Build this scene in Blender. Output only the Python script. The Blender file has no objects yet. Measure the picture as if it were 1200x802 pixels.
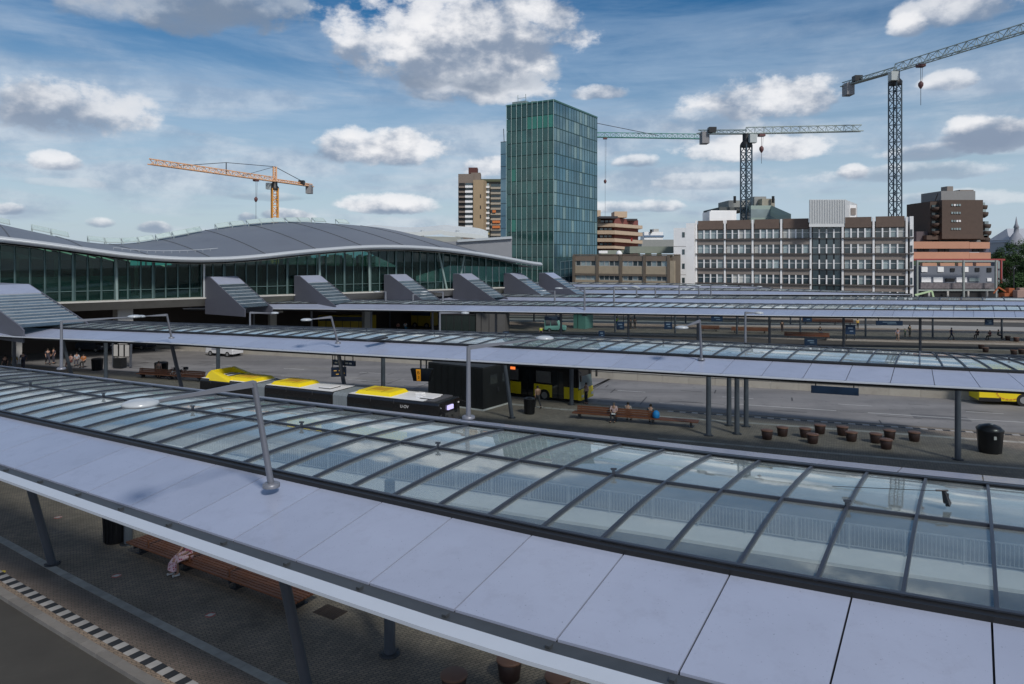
import bpy, bmesh, math, random
from mathutils import Vector, Matrix
R = math.radians
rnd = random.Random(7)
S = bpy.context.scene
C = S.collection

# ------------------------------------------------------------------ camera
CAMZ, FPX, HY, CX = 12.0, 840.0, 300.0, 600.0
cam = bpy.data.cameras.new('camera'); camo = bpy.data.objects.new('camera', cam); C.objects.link(camo)
camo.location = (0, 0, CAMZ); camo.rotation_euler = (R(90), 0, 0)
cam.sensor_width = 36; cam.lens = FPX / 1200 * 36
cam.shift_y = -(401 - HY) / 1200
cam.clip_start = 0.1; cam.clip_end = 6000
S.camera = camo

# ------------------------------------------------------------------ exposure
S.view_settings.view_transform = 'Standard'; S.view_settings.look = 'None'
S.view_settings.exposure = 0.0; S.view_settings.gamma = 1

# ------------------------------------------------------------------ sun
SUN_EL, SUN_AZ = 43, 152          # azimuth clockwise from +Y (the view direction)
sun = bpy.data.lights.new('sun', 'SUN'); suno = bpy.data.objects.new('sun', sun); C.objects.link(suno)
sun.energy = 2.7; sun.angle = R(9); sun.color = (1.0, 0.95, 0.88)
sd = Vector((math.sin(R(SUN_AZ)) * math.cos(R(SUN_EL)), math.cos(R(SUN_AZ)) * math.cos(R(SUN_EL)), math.sin(R(SUN_EL))))
suno.rotation_euler = sd.to_track_quat('Z', 'Y').to_euler(); suno.location = (40, -60, 90)

# ------------------------------------------------------------------ world: sky and clouds
W = bpy.data.worlds.new("World"); S.world = W; W.use_nodes = True
nt = W.node_tree; nt.nodes.clear()
def N(t, **k):
    n = nt.nodes.new(t)
    for a, b in k.items(): setattr(n, a, b)
    return n
def lnk(a, b): nt.links.new(a, b)
def setin(n, i, v):
    if hasattr(v, 'is_output') or isinstance(v, bpy.types.NodeSocket): lnk(v, n.inputs[i])
    else: n.inputs[i].default_value = v
def M(op, a, b=None, c=None, clamp=False):
    n = N('ShaderNodeMath', operation=op); n.use_clamp = clamp
    setin(n, 0, a)
    if b is not None: setin(n, 1, b)
    if c is not None: setin(n, 2, c)
    return n.outputs[0]
def MR(v, a, b, c=0.0, d=1.0):
    n = N('ShaderNodeMapRange', interpolation_type='SMOOTHSTEP')
    setin(n, 0, v); n.inputs[1].default_value = a; n.inputs[2].default_value = b
    n.inputs[3].default_value = c; n.inputs[4].default_value = d
    return n.outputs[0]
def MIXC(f, a, b):
    n = N('ShaderNodeMix', data_type='RGBA')
    setin(n, 0, f); setin(n, 6, a); setin(n, 7, b)
    return n.outputs[2]
sky = N('ShaderNodeTexSky', sky_type='NISHITA'); sky.sun_disc = False
sky.sun_elevation = R(SUN_EL); sky.sun_rotation = R(SUN_AZ); sky.air_density = 1.0; sky.dust_density = 0.8; sky.ozone_density = 2.2
tc = N('ShaderNodeTexCoord'); sep = N('ShaderNodeSeparateXYZ'); lnk(tc.outputs['Generated'], sep.inputs[0])
dx, dy, dz = sep.outputs
az = M('ARCTAN2', dx, dy); el = M('ARCSINE', dz)
def noise(scale, detail, rough, off=(0, 0, 0), stretch=(1, 1, 1), dist=0.0):
    mp = N('ShaderNodeMapping'); lnk(tc.outputs['Generated'], mp.inputs[0])
    mp.inputs[1].default_value = off; mp.inputs[3].default_value = stretch
    n = N('ShaderNodeTexNoise'); lnk(mp.outputs[0], n.inputs[0])
    n.inputs['Scale'].default_value = scale; n.inputs['Detail'].default_value = detail
    n.inputs['Roughness'].default_value = rough; n.inputs['Distortion'].default_value = dist
    return n.outputs[0]
nz = noise(15, 8, 0.6, stretch=(1, 1, 1.6))
nz2 = noise(15, 8, 0.6, off=(0.012, 0.0, -0.02), stretch=(1, 1, 1.6))   # the same billows a little towards the sun
nb = noise(4.5, 4, 0.55, off=(3, 1, 2), stretch=(1, 1, 2.0))
wn = noise(6, 3, 0.5, off=(9, 9, 9))
ns1 = noise(7, 4, 0.5, off=(1, 5, 2), stretch=(1, 1, 1.5)); ns2 = noise(7, 4, 0.5, off=(1.02, 5, 1.955), stretch=(1, 1, 1.5))
broad = M('MULTIPLY', M('SUBTRACT', ns1, ns2), 3.2)
relief = M('MULTIPLY', M('SUBTRACT', nz, nz2), 2.6)
# thin high streaks
ci = noise(2.6, 7, 0.6, off=(2.2, 0, 0.4), stretch=(1.0, 0.6, 7.0), dist=0.4)
ci2 = noise(5.0, 6, 0.62, off=(0, 4, 1.0), stretch=(1.0, 1.0, 6.0), dist=0.8)
cif = M('MULTIPLY', MR(M('MULTIPLY_ADD', ci2, 0.5, ci), 0.56, 0.98), M('MULTIPLY', MR(el, 0.42, 0.20, 0.35, 1.0), 0.5))
K = 10.0       # cloud luminance before the 0.1 strength
col = sky.outputs[0]
hsv = N('ShaderNodeHueSaturation'); hsv.inputs['Saturation'].default_value = 1.5; hsv.inputs['Value'].default_value = .74
lnk(col, hsv.inputs['Color']); col = hsv.outputs[0]
col = MIXC(cif, col, (0.40 * K, 0.53 * K, 0.70 * K, 1))
col = MIXC(MR(el, 0.36, 0.0, 0.0, 0.74), col, (0.50 * K, 0.62 * K, 0.74 * K, 1))
# broken grey-white layer low over the horizon
nl = noise(3.2, 7, 0.58, off=(5, 2.5, 1), stretch=(1, 1, 6.5), dist=.3)
col = MIXC(M('MULTIPLY', MR(nl, 0.42, 0.62), MR(el, 0.36, 0.12, 0.0, 0.62)), col, MIXC(MR(nz, 0.35, 0.65), (0.31 * K, 0.39 * K, 0.52 * K, 1), (0.66 * K, 0.71 * K, 0.78 * K, 1)))
# heavier broken cloud high up, beside and behind the view, as the sky in view implies
side = M('MAXIMUM', MR(el, 0.42, 0.6), MR(M('ABSOLUTE', az), 0.72, 0.95))
gen = M('MULTIPLY', MR(M('MULTIPLY_ADD', nb, 0.75, M('MULTIPLY', nz, 0.3)), 0.5, 0.6), side)
gcol = MIXC(MR(M('ADD', nz, relief), 0.3, 0.85), (0.36 * K, 0.42 * K, 0.52 * K, 1), (0.82 * K, 0.84 * K, 0.87 * K, 1))
col = MIXC(M('MULTIPLY', gen, 0.9), col, gcol)
def cloud(px, py, hw, hh, dens=1.0, dark=0.0, soft=0.55):
    global col
    u, v = (px - CX) / FPX, (HY - py) / FPX
    a0 = math.atan(u); e0 = math.atan(v / math.hypot(1, u))
    ra = 1.1 * hw / FPX / (1 + u * u); re = 1.12 * hh / FPX / math.hypot(1, u)
    a = M('DIVIDE', M('SUBTRACT', az, a0), ra)
    a = M('ADD', a, M('MULTIPLY', M('SUBTRACT', wn, 0.5), 0.9))
    e = M('DIVIDE', M('SUBTRACT', el, e0), re)
    eb = M('MULTIPLY', M('MINIMUM', e, 0.0), 1.5)             # flatter underneath
    e2 = M('MAXIMUM', e, 0.0)
    r2 = M('ADD', M('MULTIPLY', a, a), M('ADD', M('MULTIPLY', eb, eb), M('MULTIPLY', e2, e2)))
    f = M('SUBTRACT', 1.0, r2)
    f = M('ADD', f, M('MULTIPLY', M('SUBTRACT', nz, 0.49), 3.0))
    m = M('MULTIPLY', MR(f, 0.0, soft), dens)
    h = M('ADD', M('MULTIPLY', e, 0.62), M('ADD', M('ADD', M('MULTIPLY', relief, 0.55), broad), M('MULTIPLY', M('SUBTRACT', nz, 0.5), 0.5)))
    lo = (0.25 * K * (1 - dark * .2), 0.315 * K * (1 - dark * .17), 0.425 * K * (1 - dark * .15), 1)
    hi = tuple(x * K * (1 - dark * y) for x, y in ((0.90, .56), (0.90, .49), (0.92, .40))) + (1,)
    cc = MIXC(MR(h, -0.42, 0.50), lo, hi)
    edge = MR(f, 0.0, 1.2, 0.40, 1.0)
    cc = MIXC(edge, MIXC(0.5, col, cc), cc)
    col = MIXC(m, col, cc)
for a in [(215, 2, 150, 48, .95, 1.0), (120, 12, 60, 20, .6, .8), (85, 134, 98, 38, .95, .25), (66, 191, 32, 13, .85), (560, 106, 100, 24, .95, .25), (550, 84, 125, 34, 1.0, .75), (535, 50, 150, 58, 1.0),
          (445, 176, 82, 25, 1.0), (468, 241, 55, 14, .95), (12, 247, 24, 9, .8), (112, 262, 22, 9, .8), (178, 268, 22, 8, .8),
          (340, 253, 30, 8, .8), (290, 256, 14, 7, .8), (700, 110, 36, 11, .85), (895, 121, 98, 30, .95), (872, 178, 84, 18, .9), (745, 191, 28, 11, .8),
          (1120, 14, 74, 24, .85, .15), (1064, 33, 28, 15, .85), (1168, 160, 64, 24, 1.0), (998, 203, 20, 12, .85), (1085, 180, 56, 12, .7),
          (1112, 97, 36, 13, .75), (742, 244, 56, 10, .8), (1060, 205, 110, 13, .5), (820, 214, 70, 12, .45), (572, 198, 28, 15, .8),
          (388, 33, 13, 12, .4), (830, 150, 60, 26, .4), (320, 232, 60, 6, .35, .4), (80, 215, 60, 6, .35, .4), (1120, 235, 80, 12, .45)]:
    cloud(*a)
bg = N('ShaderNodeBackground'); lnk(col, bg.inputs[0]); bg.inputs[1].default_value = 0.1
out = N('ShaderNodeOutputWorld'); lnk(bg.outputs[0], out.inputs[0])
W.cycles.sampling_method = 'MANUAL'; W.cycles.sample_map_resolution = 1024

# ------------------------------------------------------------------ helpers
def G(px, py, z):                      # a point at height z seen at a place in the photograph (how the site was surveyed)
    D = FPX * (CAMZ - z) / (py - HY)
    return Vector(((px - CX) / FPX * D, D, z))
def GD(px, py, D):
    return Vector(((px - CX) / FPX * D, D, CAMZ - (py - HY) / FPX * D))
MATS = {}
def mat(name, base, rough=0.6, metal=0.0, var=0.12, scale=3.0, bump=0.0, spec=0.5, emit=None, detail=6, stretch=None, dirt=None, rot=None, specks=None):
    if name in MATS: return MATS[name]
    m = bpy.data.materials.new(name); m.use_nodes = True; MATS[name] = m
    t = m.node_tree; b = t.nodes['Principled BSDF']
    b.inputs['Roughness'].default_value = rough; b.inputs['Metallic'].default_value = metal
    b.inputs['Specular IOR Level'].default_value = spec
    tcn = t.nodes.new('ShaderNodeTexCoord'); geo = t.nodes.new('ShaderNodeNewGeometry')
    mp = t.nodes.new('ShaderNodeMapping'); t.links.new(geo.outputs['Position'], mp.inputs[0])
    if stretch: mp.inputs[3].default_value = stretch
    if rot: mp.vector_type = 'POINT'; mp.inputs[2].default_value = (0, 0, rot)
    n = t.nodes.new('ShaderNodeTexNoise'); t.links.new(mp.outputs[0], n.inputs[0])
    n.inputs['Scale'].default_value = scale; n.inputs['Detail'].default_value = detail; n.inputs['Roughness'].default_value = .6
    oi = t.nodes.new('ShaderNodeObjectInfo')
    ad = t.nodes.new('ShaderNodeMath'); ad.operation = 'MULTIPLY_ADD'; t.links.new(oi.outputs['Random'], ad.inputs[0]); ad.inputs[1].default_value = .35
    t.links.new(n.outputs[0], ad.inputs[2])
    mr = t.nodes.new('ShaderNodeMapRange'); t.links.new(ad.outputs[0], mr.inputs[0])
    mr.inputs[1].default_value = .3; mr.inputs[2].default_value = 1.0; mr.inputs[3].default_value = 1 - var; mr.inputs[4].default_value = 1 + var
    mx = t.nodes.new('ShaderNodeVectorMath'); mx.operation = 'SCALE'; mx.inputs[0].default_value = base[:3]
    t.links.new(mr.outputs[0], mx.inputs['Scale'])
    src = mx.outputs[0]
    if dirt:
        n2 = t.nodes.new('ShaderNodeTexNoise'); t.links.new(geo.outputs['Position'], n2.inputs[0]); n2.inputs['Scale'].default_value = dirt[1]; n2.inputs['Detail'].default_value = 8; n2.inputs['Roughness'].default_value = .7
        r2 = t.nodes.new('ShaderNodeMapRange'); t.links.new(n2.outputs[0], r2.inputs[0]); r2.inputs[1].default_value = dirt[2]; r2.inputs[2].default_value = dirt[3]
        r2.inputs[4].default_value = dirt[4]
        m2 = t.nodes.new('ShaderNodeMix'); m2.data_type = 'RGBA'; t.links.new(r2.outputs[0], m2.inputs[0]); t.links.new(src, m2.inputs[6]); m2.inputs[7].default_value = tuple(dirt[0]) + (1,)
        src = m2.outputs[2]
    if specks:
        n5 = t.nodes.new('ShaderNodeTexNoise'); t.links.new(geo.outputs['Position'], n5.inputs[0]); n5.inputs['Scale'].default_value = specks[0]; n5.inputs['Detail'].default_value = 3
        r5 = t.nodes.new('ShaderNodeMapRange'); t.links.new(n5.outputs[0], r5.inputs[0]); r5.inputs[1].default_value = specks[1]; r5.inputs[2].default_value = specks[1] + .04; r5.inputs[4].default_value = specks[2]
        m5 = t.nodes.new('ShaderNodeMix'); m5.data_type = 'RGBA'; t.links.new(r5.outputs[0], m5.inputs[0]); t.links.new(src, m5.inputs[6]); m5.inputs[7].default_value = tuple(specks[3]) + (1,); src = m5.outputs[2]
    t.links.new(src, b.inputs['Base Color'])
    if bump:
        bp = t.nodes.new('ShaderNodeBump'); bp.inputs['Strength'].default_value = bump; bp.inputs['Distance'].default_value = .02
        n3 = t.nodes.new('ShaderNodeTexNoise'); t.links.new(mp.outputs[0], n3.inputs[0]); n3.inputs['Scale'].default_value = scale * 6; n3.inputs['Detail'].default_value = 4
        t.links.new(n3.outputs[0], bp.inputs['Height']); t.links.new(bp.outputs[0], b.inputs['Normal'])
    if emit:
        b.inputs['Emission Color'].default_value = tuple(emit[:3]) + (1,); b.inputs['Emission Strength'].default_value = emit[3]
    return m
def brickmat(name, c1, c2, mortar, bw, bh, rot=0, rough=.75, mort=.012, blotch=.25):
    m = bpy.data.materials.new(name); m.use_nodes = True; MATS[name] = m
    t = m.node_tree; b = t.nodes['Principled BSDF']; b.inputs['Roughness'].default_value = rough
    geo = t.nodes.new('ShaderNodeNewGeometry'); mp = t.nodes.new('ShaderNodeMapping'); t.links.new(geo.outputs['Position'], mp.inputs[0])
    mp.inputs[2].default_value = (0, 0, rot)
    br = t.nodes.new('ShaderNodeTexBrick'); t.links.new(mp.outputs[0], br.inputs[0])
    br.inputs['Color1'].default_value = c1 + (1,); br.inputs['Color2'].default_value = c2 + (1,); br.inputs['Mortar'].default_value = mortar + (1,)
    br.inputs['Scale'].default_value = 1; br.inputs['Brick Width'].default_value = bw; br.inputs['Row Height'].default_value = bh; br.inputs['Mortar Size'].default_value = mort
    n = t.nodes.new('ShaderNodeTexNoise'); t.links.new(geo.outputs['Position'], n.inputs[0]); n.inputs['Scale'].default_value = .55; n.inputs['Detail'].default_value = 9; n.inputs['Roughness'].default_value = .68
    mr = t.nodes.new('ShaderNodeMapRange'); t.links.new(n.outputs[0], mr.inputs[0]); mr.inputs[1].default_value = .3; mr.inputs[2].default_value = .7; mr.inputs[3].default_value = 1 - blotch; mr.inputs[4].default_value = 1 + blotch
    mx = t.nodes.new('ShaderNodeVectorMath'); mx.operation = 'SCALE'; t.links.new(br.outputs[0], mx.inputs[0]); t.links.new(mr.outputs[0], mx.inputs['Scale'])
    t.links.new(mx.outputs[0], b.inputs['Base Color'])
    bp = t.nodes.new('ShaderNodeBump'); bp.inputs['Strength'].default_value = .35; bp.inputs['Distance'].default_value = .01
    t.links.new(br.outputs['Fac'], bp.inputs['Height']); bp.invert = True; t.links.new(bp.outputs[0], b.inputs['Normal'])
    return m
def glassmat(name, tint, refl=1.5, rough=.02, haze=(.3, .4, .4), hazef=.08, wob=.0):
    m = bpy.data.materials.new(name); m.use_nodes = True; MATS[name] = m
    t = m.node_tree; t.nodes.clear()
    o = t.nodes.new('ShaderNodeOutputMaterial'); tr = t.nodes.new('ShaderNodeBsdfTransparent'); tr.inputs[0].default_value = tint + (1,)
    gl = t.nodes.new('ShaderNodeBsdfGlossy'); gl.inputs['Roughness'].default_value = rough; gl.inputs[0].default_value = (.93, .97, .97, 1)
    df = t.nodes.new('ShaderNodeBsdfDiffuse'); df.inputs[0].default_value = haze + (1,)
    geo = t.nodes.new('ShaderNodeNewGeometry'); n = t.nodes.new('ShaderNodeTexNoise'); t.links.new(geo.outputs['Position'], n.inputs[0]); n.inputs['Scale'].default_value = .9; n.inputs['Detail'].default_value = 7; n.inputs['Roughness'].default_value = .7
    oi = t.nodes.new('ShaderNodeObjectInfo')
    mr = t.nodes.new('ShaderNodeMapRange'); t.links.new(n.outputs[0], mr.inputs[0]); mr.inputs[1].default_value = .35; mr.inputs[2].default_value = .75; mr.inputs[3].default_value = hazef * .75; mr.inputs[4].default_value = hazef * 1.35
    ms = t.nodes.new('ShaderNodeMath'); ms.operation = 'MULTIPLY'; t.links.new(mr.outputs[0], ms.inputs[0])
    r0 = t.nodes.new('ShaderNodeMapRange'); t.links.new(oi.outputs['Random'], r0.inputs[0]); r0.inputs[3].default_value = .7; r0.inputs[4].default_value = 1.4; t.links.new(r0.outputs[0], ms.inputs[1])
    dt = t.nodes.new('ShaderNodeVectorMath'); dt.operation = 'DOT_PRODUCT'; t.links.new(geo.outputs['Normal'], dt.inputs[0]); t.links.new(geo.outputs['Incoming'], dt.inputs[1])
    ab = t.nodes.new('ShaderNodeMath'); ab.operation = 'ABSOLUTE'; t.links.new(dt.outputs['Value'], ab.inputs[0])
    mx0 = t.nodes.new('ShaderNodeMath'); mx0.operation = 'MAXIMUM'; t.links.new(ab.outputs[0], mx0.inputs[0]); mx0.inputs[1].default_value = .08
    dv_ = t.nodes.new('ShaderNodeMath'); dv_.operation = 'DIVIDE'; dv_.use_clamp = True; t.links.new(ms.outputs[0], dv_.inputs[0]); t.links.new(mx0.outputs[0], dv_.inputs[1])
    ms = dv_
    fr = t.nodes.new('ShaderNodeFresnel'); bi = t.nodes.new('ShaderNodeMapRange'); t.links.new(geo.outputs['Backfacing'], bi.inputs[0])
    bi.inputs[3].default_value = refl; bi.inputs[4].default_value = 1 / refl; t.links.new(bi.outputs[0], fr.inputs[0])
    if wob:
        bp = t.nodes.new('ShaderNodeBump'); bp.inputs['Strength'].default_value = wob; bp.inputs['Distance'].default_value = .05
        n4 = t.nodes.new('ShaderNodeTexNoise'); t.links.new(geo.outputs['Position'], n4.inputs[0]); n4.inputs['Scale'].default_value = .6; t.links.new(n4.outputs[0], bp.inputs['Height'])
        t.links.new(bp.outputs[0], gl.inputs['Normal'])
    m1 = t.nodes.new('ShaderNodeMixShader'); t.links.new(ms.outputs[0], m1.inputs[0]); t.links.new(tr.outputs[0], m1.inputs[1]); t.links.new(df.outputs[0], m1.inputs[2])
    m2 = t.nodes.new('ShaderNodeMixShader'); t.links.new(fr.outputs[0], m2.inputs[0]); t.links.new(m1.outputs[0], m2.inputs[1]); t.links.new(gl.outputs[0], m2.inputs[2])
    t.links.new(m2.outputs[0], o.inputs[0])
    return m
def tag(o, label=None, cat=None, group=None, kind=None):
    if label: o['label'] = label
    if cat: o['category'] = cat
    if group: o['group'] = group
    if kind: o['kind'] = kind
    return o
def thing(name, label, cat, loc=(0, 0, 0), group=None, rotz=0):
    o = bpy.data.objects.new(name, None); C.objects.link(o); o.location = loc; o.rotation_euler = (0, 0, rotz)
    o.empty_display_size = .3
    return tag(o, label, cat, group)
class MB:
    def __init__(s): s.v = []; s.f = []; s.sm = []; s.mi = []
    def add(s, vs, fs, smooth=False, mi=0):
        b = len(s.v); s.v += [Vector(x) for x in vs]
        for f in fs: s.f.append([i + b for i in f]); s.sm.append(smooth); s.mi.append(mi)
        return s
    def box(s, c, d, rz=0, mi=0):
        cx, cy, cz = c; a, b, e = d[0] / 2, d[1] / 2, d[2] / 2; co, si = math.cos(rz), math.sin(rz)
        vs = [(cx + x * co - y * si, cy + x * si + y * co, cz + z) for z in (-e, e) for x, y in ((-a, -b), (a, -b), (a, b), (-a, b))]
        return s.add(vs, [(3, 2, 1, 0), (4, 5, 6, 7), (0, 1, 5, 4), (1, 2, 6, 5), (2, 3, 7, 6), (3, 0, 4, 7)], mi=mi)
    def prism(s, poly, z0, z1, mi=0):
        n = len(poly); vs = [(p[0], p[1], z0) for p in poly] + [(p[0], p[1], z1) for p in poly]
        return s.add(vs, [list(range(n))[::-1], list(range(n, 2 * n))] + [(i, (i + 1) % n, n + (i + 1) % n, n + i) for i in range(n)], mi=mi)
    def hexa(s, a, b, mi=0):           # two quads a (bottom) and b (top)
        return s.add(list(a) + list(b), [(3, 2, 1, 0), (4, 5, 6, 7), (0, 1, 5, 4), (1, 2, 6, 5), (2, 3, 7, 6), (3, 0, 4, 7)], mi=mi)
    def tube(s, p0, p1, r0, r1=None, n=10, mi=0, cap=True):
        r1 = r0 if r1 is None else r1
        p0, p1 = Vector(p0), Vector(p1); d = (p1 - p0)
        if d.length < 1e-6: return s
        q = d.to_track_quat('Z', 'Y'); vs = []
        for p, r in ((p0, r0), (p1, r1)):
            for i in range(n):
                a = 2 * math.pi * (i + .5) / n; vs.append(p + q @ Vector((math.cos(a) * r, math.sin(a) * r, 0)))
        fs = [(i, (i + 1) % n, n + (i + 1) % n, n + i) for i in range(n)]
        s.add(vs, fs, smooth=n > 5, mi=mi)
        if cap: s.add([vs[i] for i in range(n)][::-1], [list(range(n))], mi=mi); s.add(vs[n:], [list(range(n))], mi=mi)
        return s
    def lathe(s, c, prof, n=16, mi=0):  # prof: (r, z)
        c = Vector(c); k = len(prof); vs = []
        for r, z in prof:
            for i in range(n): a = 2 * math.pi * i / n; vs.append((c.x + r * math.cos(a), c.y + r * math.sin(a), c.z + z))
        fs = [(j * n + i, j * n + (i + 1) % n, (j + 1) * n + (i + 1) % n, (j + 1) * n + i) for j in range(k - 1) for i in range(n)]
        s.add(vs, fs, smooth=True, mi=mi)
        s.add(vs[-n:], [list(range(n))], mi=mi); s.add(vs[:n][::-1], [list(range(n))], mi=mi)
        return s
    def bar(s, p0, p1, w, h, mi=0):     # rectangular bar, w horizontal, h in the other direction
        p0, p1 = Vector(p0), Vector(p1); d = (p1 - p0).normalized()
        side = d.cross(Vector((0, 0, 1)))
        side = side.normalized() if side.length > 1e-4 else Vector((1, 0, 0))
        up = side.cross(d).normalized(); a, b = side * w / 2, up * h / 2
        return s.hexa([p0 - a - b, p0 + a - b, p0 + a + b, p0 - a + b], [p1 - a - b, p1 + a - b, p1 + a + b, p1 - a + b], mi=mi)
    def strip(s, pts, th, mi=0, smooth=True):   # pts: rows of (left, right) points, thickened downwards by th
        vs = []
        for l, r in pts: vs += [Vector(l), Vector(r)]
        n = len(vs); vs += [p - Vector((0, 0, th)) for p in vs]
        k = len(pts)
        f1 = [(2 * i, 2 * i + 1, 2 * i + 3, 2 * i + 2) for i in range(k - 1)]
        s.add(vs, f1 + [tuple(n + j for j in f[::-1]) for f in f1], smooth=smooth, mi=mi)
        s.add(vs, [(2 * i, 2 * i + 2, n + 2 * i + 2, n + 2 * i) for i in range(k - 1)] + [(2 * i + 3, 2 * i + 1, n + 2 * i + 1, n + 2 * i + 3) for i in range(k - 1)]
              + [(1, 0, n, n + 1), (2 * k - 2, 2 * k - 1, n + 2 * k - 1, n + 2 * k - 2)], mi=mi)
        return s
    def mesh(s, name, mats, off=(0, 0, 0)):
        o = Vector(off); me = bpy.data.meshes.new(name)
        me.from_pydata([v - o for v in s.v], [], s.f)
        for m in (mats if isinstance(mats, (list, tuple)) else [mats]): me.materials.append(m)
        me.polygons.foreach_set('use_smooth', s.sm); me.polygons.foreach_set('material_index', s.mi)
        me.update(); return me
    def build(s, name, mats, parent=None, off=None, kind=None, bevel=0):
        if off is None:
            off = (0, 0, 0); q = parent
            off = Vector((0, 0, 0))
            while q is not None: off = off + q.location; q = q.parent
        o = bpy.data.objects.new(name, s.mesh(name, mats, off)); C.objects.link(o); o.parent = parent
        if kind: o['kind'] = kind
        if bevel:
            b = o.modifiers.new('bevel', 'BEVEL'); b.width = bevel; b.segments = 2; b.limit_method = 'ANGLE'
        return o
def inst(src, parent=None, loc=None, rotz=None, name=None):
    o = src.copy(); C.objects.link(o); o.parent = parent
    if loc is not None: o.location = loc
    if rotz is not None: o.rotation_euler = (0, 0, rotz)
    return o
def copy_tree(root, loc, rotz=None, label=None, scale=None):
    r = root.copy(); C.objects.link(r); r.location = loc
    if rotz is not None: r.rotation_euler = (0, 0, rotz)
    if scale: r.scale = scale
    if label: r['label'] = label
    for ch in list(root.children):
        c = ch.copy(); C.objects.link(c); c.parent = r
        for g in list(ch.children):
            d = g.copy(); C.objects.link(d); d.parent = c
    return r

# ------------------------------------------------------------------ materials
white_p = mat('coated_panel', (.31, .345, .445), .22, 0, .08, .6, dirt=((.20, .215, .26), 1.6, .52, .80, .36), specks=(22, .69, .6, (.14, .15, .17)))
lip_m = mat('lip_paint', (.48, .52, .58), .35, 0, .05, 1.2)
gut_m = mat('gutter_metal', (.05, .056, .062), .5, .2, .2, 4)
dark_m = mat('dark_bar', (.010, .010, .011), .45, .0, .3, 6)
rib_m = mat('rib_steel', (.035, .042, .058), .38, .2, .12, 5)
col_m = mat('column_paint', (.085, .095, .115), .42, 0, .1, 3, dirt=((.06, .06, .06), 2, .5, .8, .5))
lamp_m = mat('lamp_steel', (.20, .21, .24), .4, .35, .06, 4)
lum_m = mat('luminaire', (.45, .48, .50), .25, .1, .05, 4)
glass_m = glassmat('canopy_glass', (.86, .93, .935), 1.62, .03, (.50, .55, .56), .055, .06)
soffit_m = mat('soffit', (.30, .31, .34), .7, 0, .08, 2)
road_m = mat('asphalt', (.205, .20, .20), .8, 0, .42, .35, .2, dirt=((.10, .10, .105), .3, .45, .72, .6), stretch=(.06, .9, 1), rot=R(20), specks=(1.6, .66, .5, (.09, .09, .095)))
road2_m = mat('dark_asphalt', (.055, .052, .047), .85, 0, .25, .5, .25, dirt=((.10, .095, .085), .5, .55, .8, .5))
kerb_m = mat('kerb_stone', (.17, .16, .15), .8, 0, .2, 3, .15)
pale_tile = mat('pale_tile', (.32, .30, .27), .8, 0, .25, 3, .1)
white_tile = mat('white_tile', (.33, .32, .31), .7, 0, .18, 5, .1)
black_tile = mat('black_tile', (.022, .023, .026), .6, 0, .25, 5)
pave_m = brickmat('brick_paving', (.27, .205, .15), (.19, .145, .11), (.09, .075, .06), .21, .105, R(-32), blotch=.32)
pave2_m = brickmat('brick_paving_red', (.20, .155, .125), (.16, .125, .10), (.08, .07, .06), .21, .105, R(-32), blotch=.25)
pave3_m = brickmat('brick_paving_grey', (.26, .215, .17), (.19, .16, .13), (.10, .085, .07), .21, .105, R(-20), blotch=.22)
conc_m = mat('concrete', (.33, .31, .27), .85, 0, .18, 1.2, .2, dirt=((.16, .14, .12), .6, .5, .72, .6))
conc_l = mat('concrete_light', (.45, .44, .42), .8, 0, .1, 1.0, .1, dirt=((.2, .19, .17), .5, .55, .8, .5))
wood_m = mat('bench_wood', (.17, .062, .03), .5, 0, .3, 2.0, .2, stretch=(.3, 3, 3))
steel_m = mat('dark_steel', (.04, .04, .045), .45, .3, .15, 4)
black_m = mat('black_coat', (.008, .008, .010), .4, 0, .2, 3)
roofgrey = mat('roof_membrane', (.135, .145, .165), .7, 0, .10, .09, .1, dirt=((.08, .08, .09), .12, .5, .75, .5), stretch=(1, 1, 1))
fascia_m = mat('fascia_metal', (.50, .53, .55), .3, .3, .04, .5)
# ------------------------------------------------------------------ ground
def sheet(name, poly, z, m):
    b = MB(); b.add([(x, y, z) for x, y in poly], [list(range(len(poly)))]); return tag(b.build(name, m), kind='structure')
sheet('ground', [(-2500, -400), (2500, -400), (2500, 4500), (-2500, 4500)], -.02, mat('far_ground', (.11, .11, .10), .9, 0, .3, .02))
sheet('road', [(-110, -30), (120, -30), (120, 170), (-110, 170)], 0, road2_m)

def cat(pts, n=12):                     # smooth curve through plan points
    P = [Vector(p) for p in pts]; P = [2 * P[0] - P[1]] + P + [2 * P[-1] - P[-2]]; out = []
    for i in range(1, len(P) - 2):
        for k in range(n):
            t = k / n; a, b, c, d = P[i - 1:i + 3]
            out.append(.5 * ((2 * b) + (-a + c) * t + (2 * a - 5 * b + 4 * c - d) * t * t + (-a + 3 * b - 3 * c + d) * t ** 3))
    out.append(P[-2]); return out
def offs(pts, d):                       # offset a plan curve to its left
    o = []
    for i, p in enumerate(pts):
        t = (pts[min(i + 1, len(pts) - 1)] - pts[max(i - 1, 0)]).normalized(); o.append(p + Vector((-t.y, t.x)) * d)
    return o
def walk(pts, step, start=0.0):         # points at even arc length
    out = []; acc = -start
    for a, b in zip(pts[:-1], pts[1:]):
        L = (b - a).length; s = 0
        while acc + (L - s) >= 0:
            s += -acc if acc < 0 else 0
            if acc < 0: acc = 0
            if s > L: break
            out.append(a + (b - a) * (s / L)); acc = -step
        acc += L - s
    return out
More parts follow.
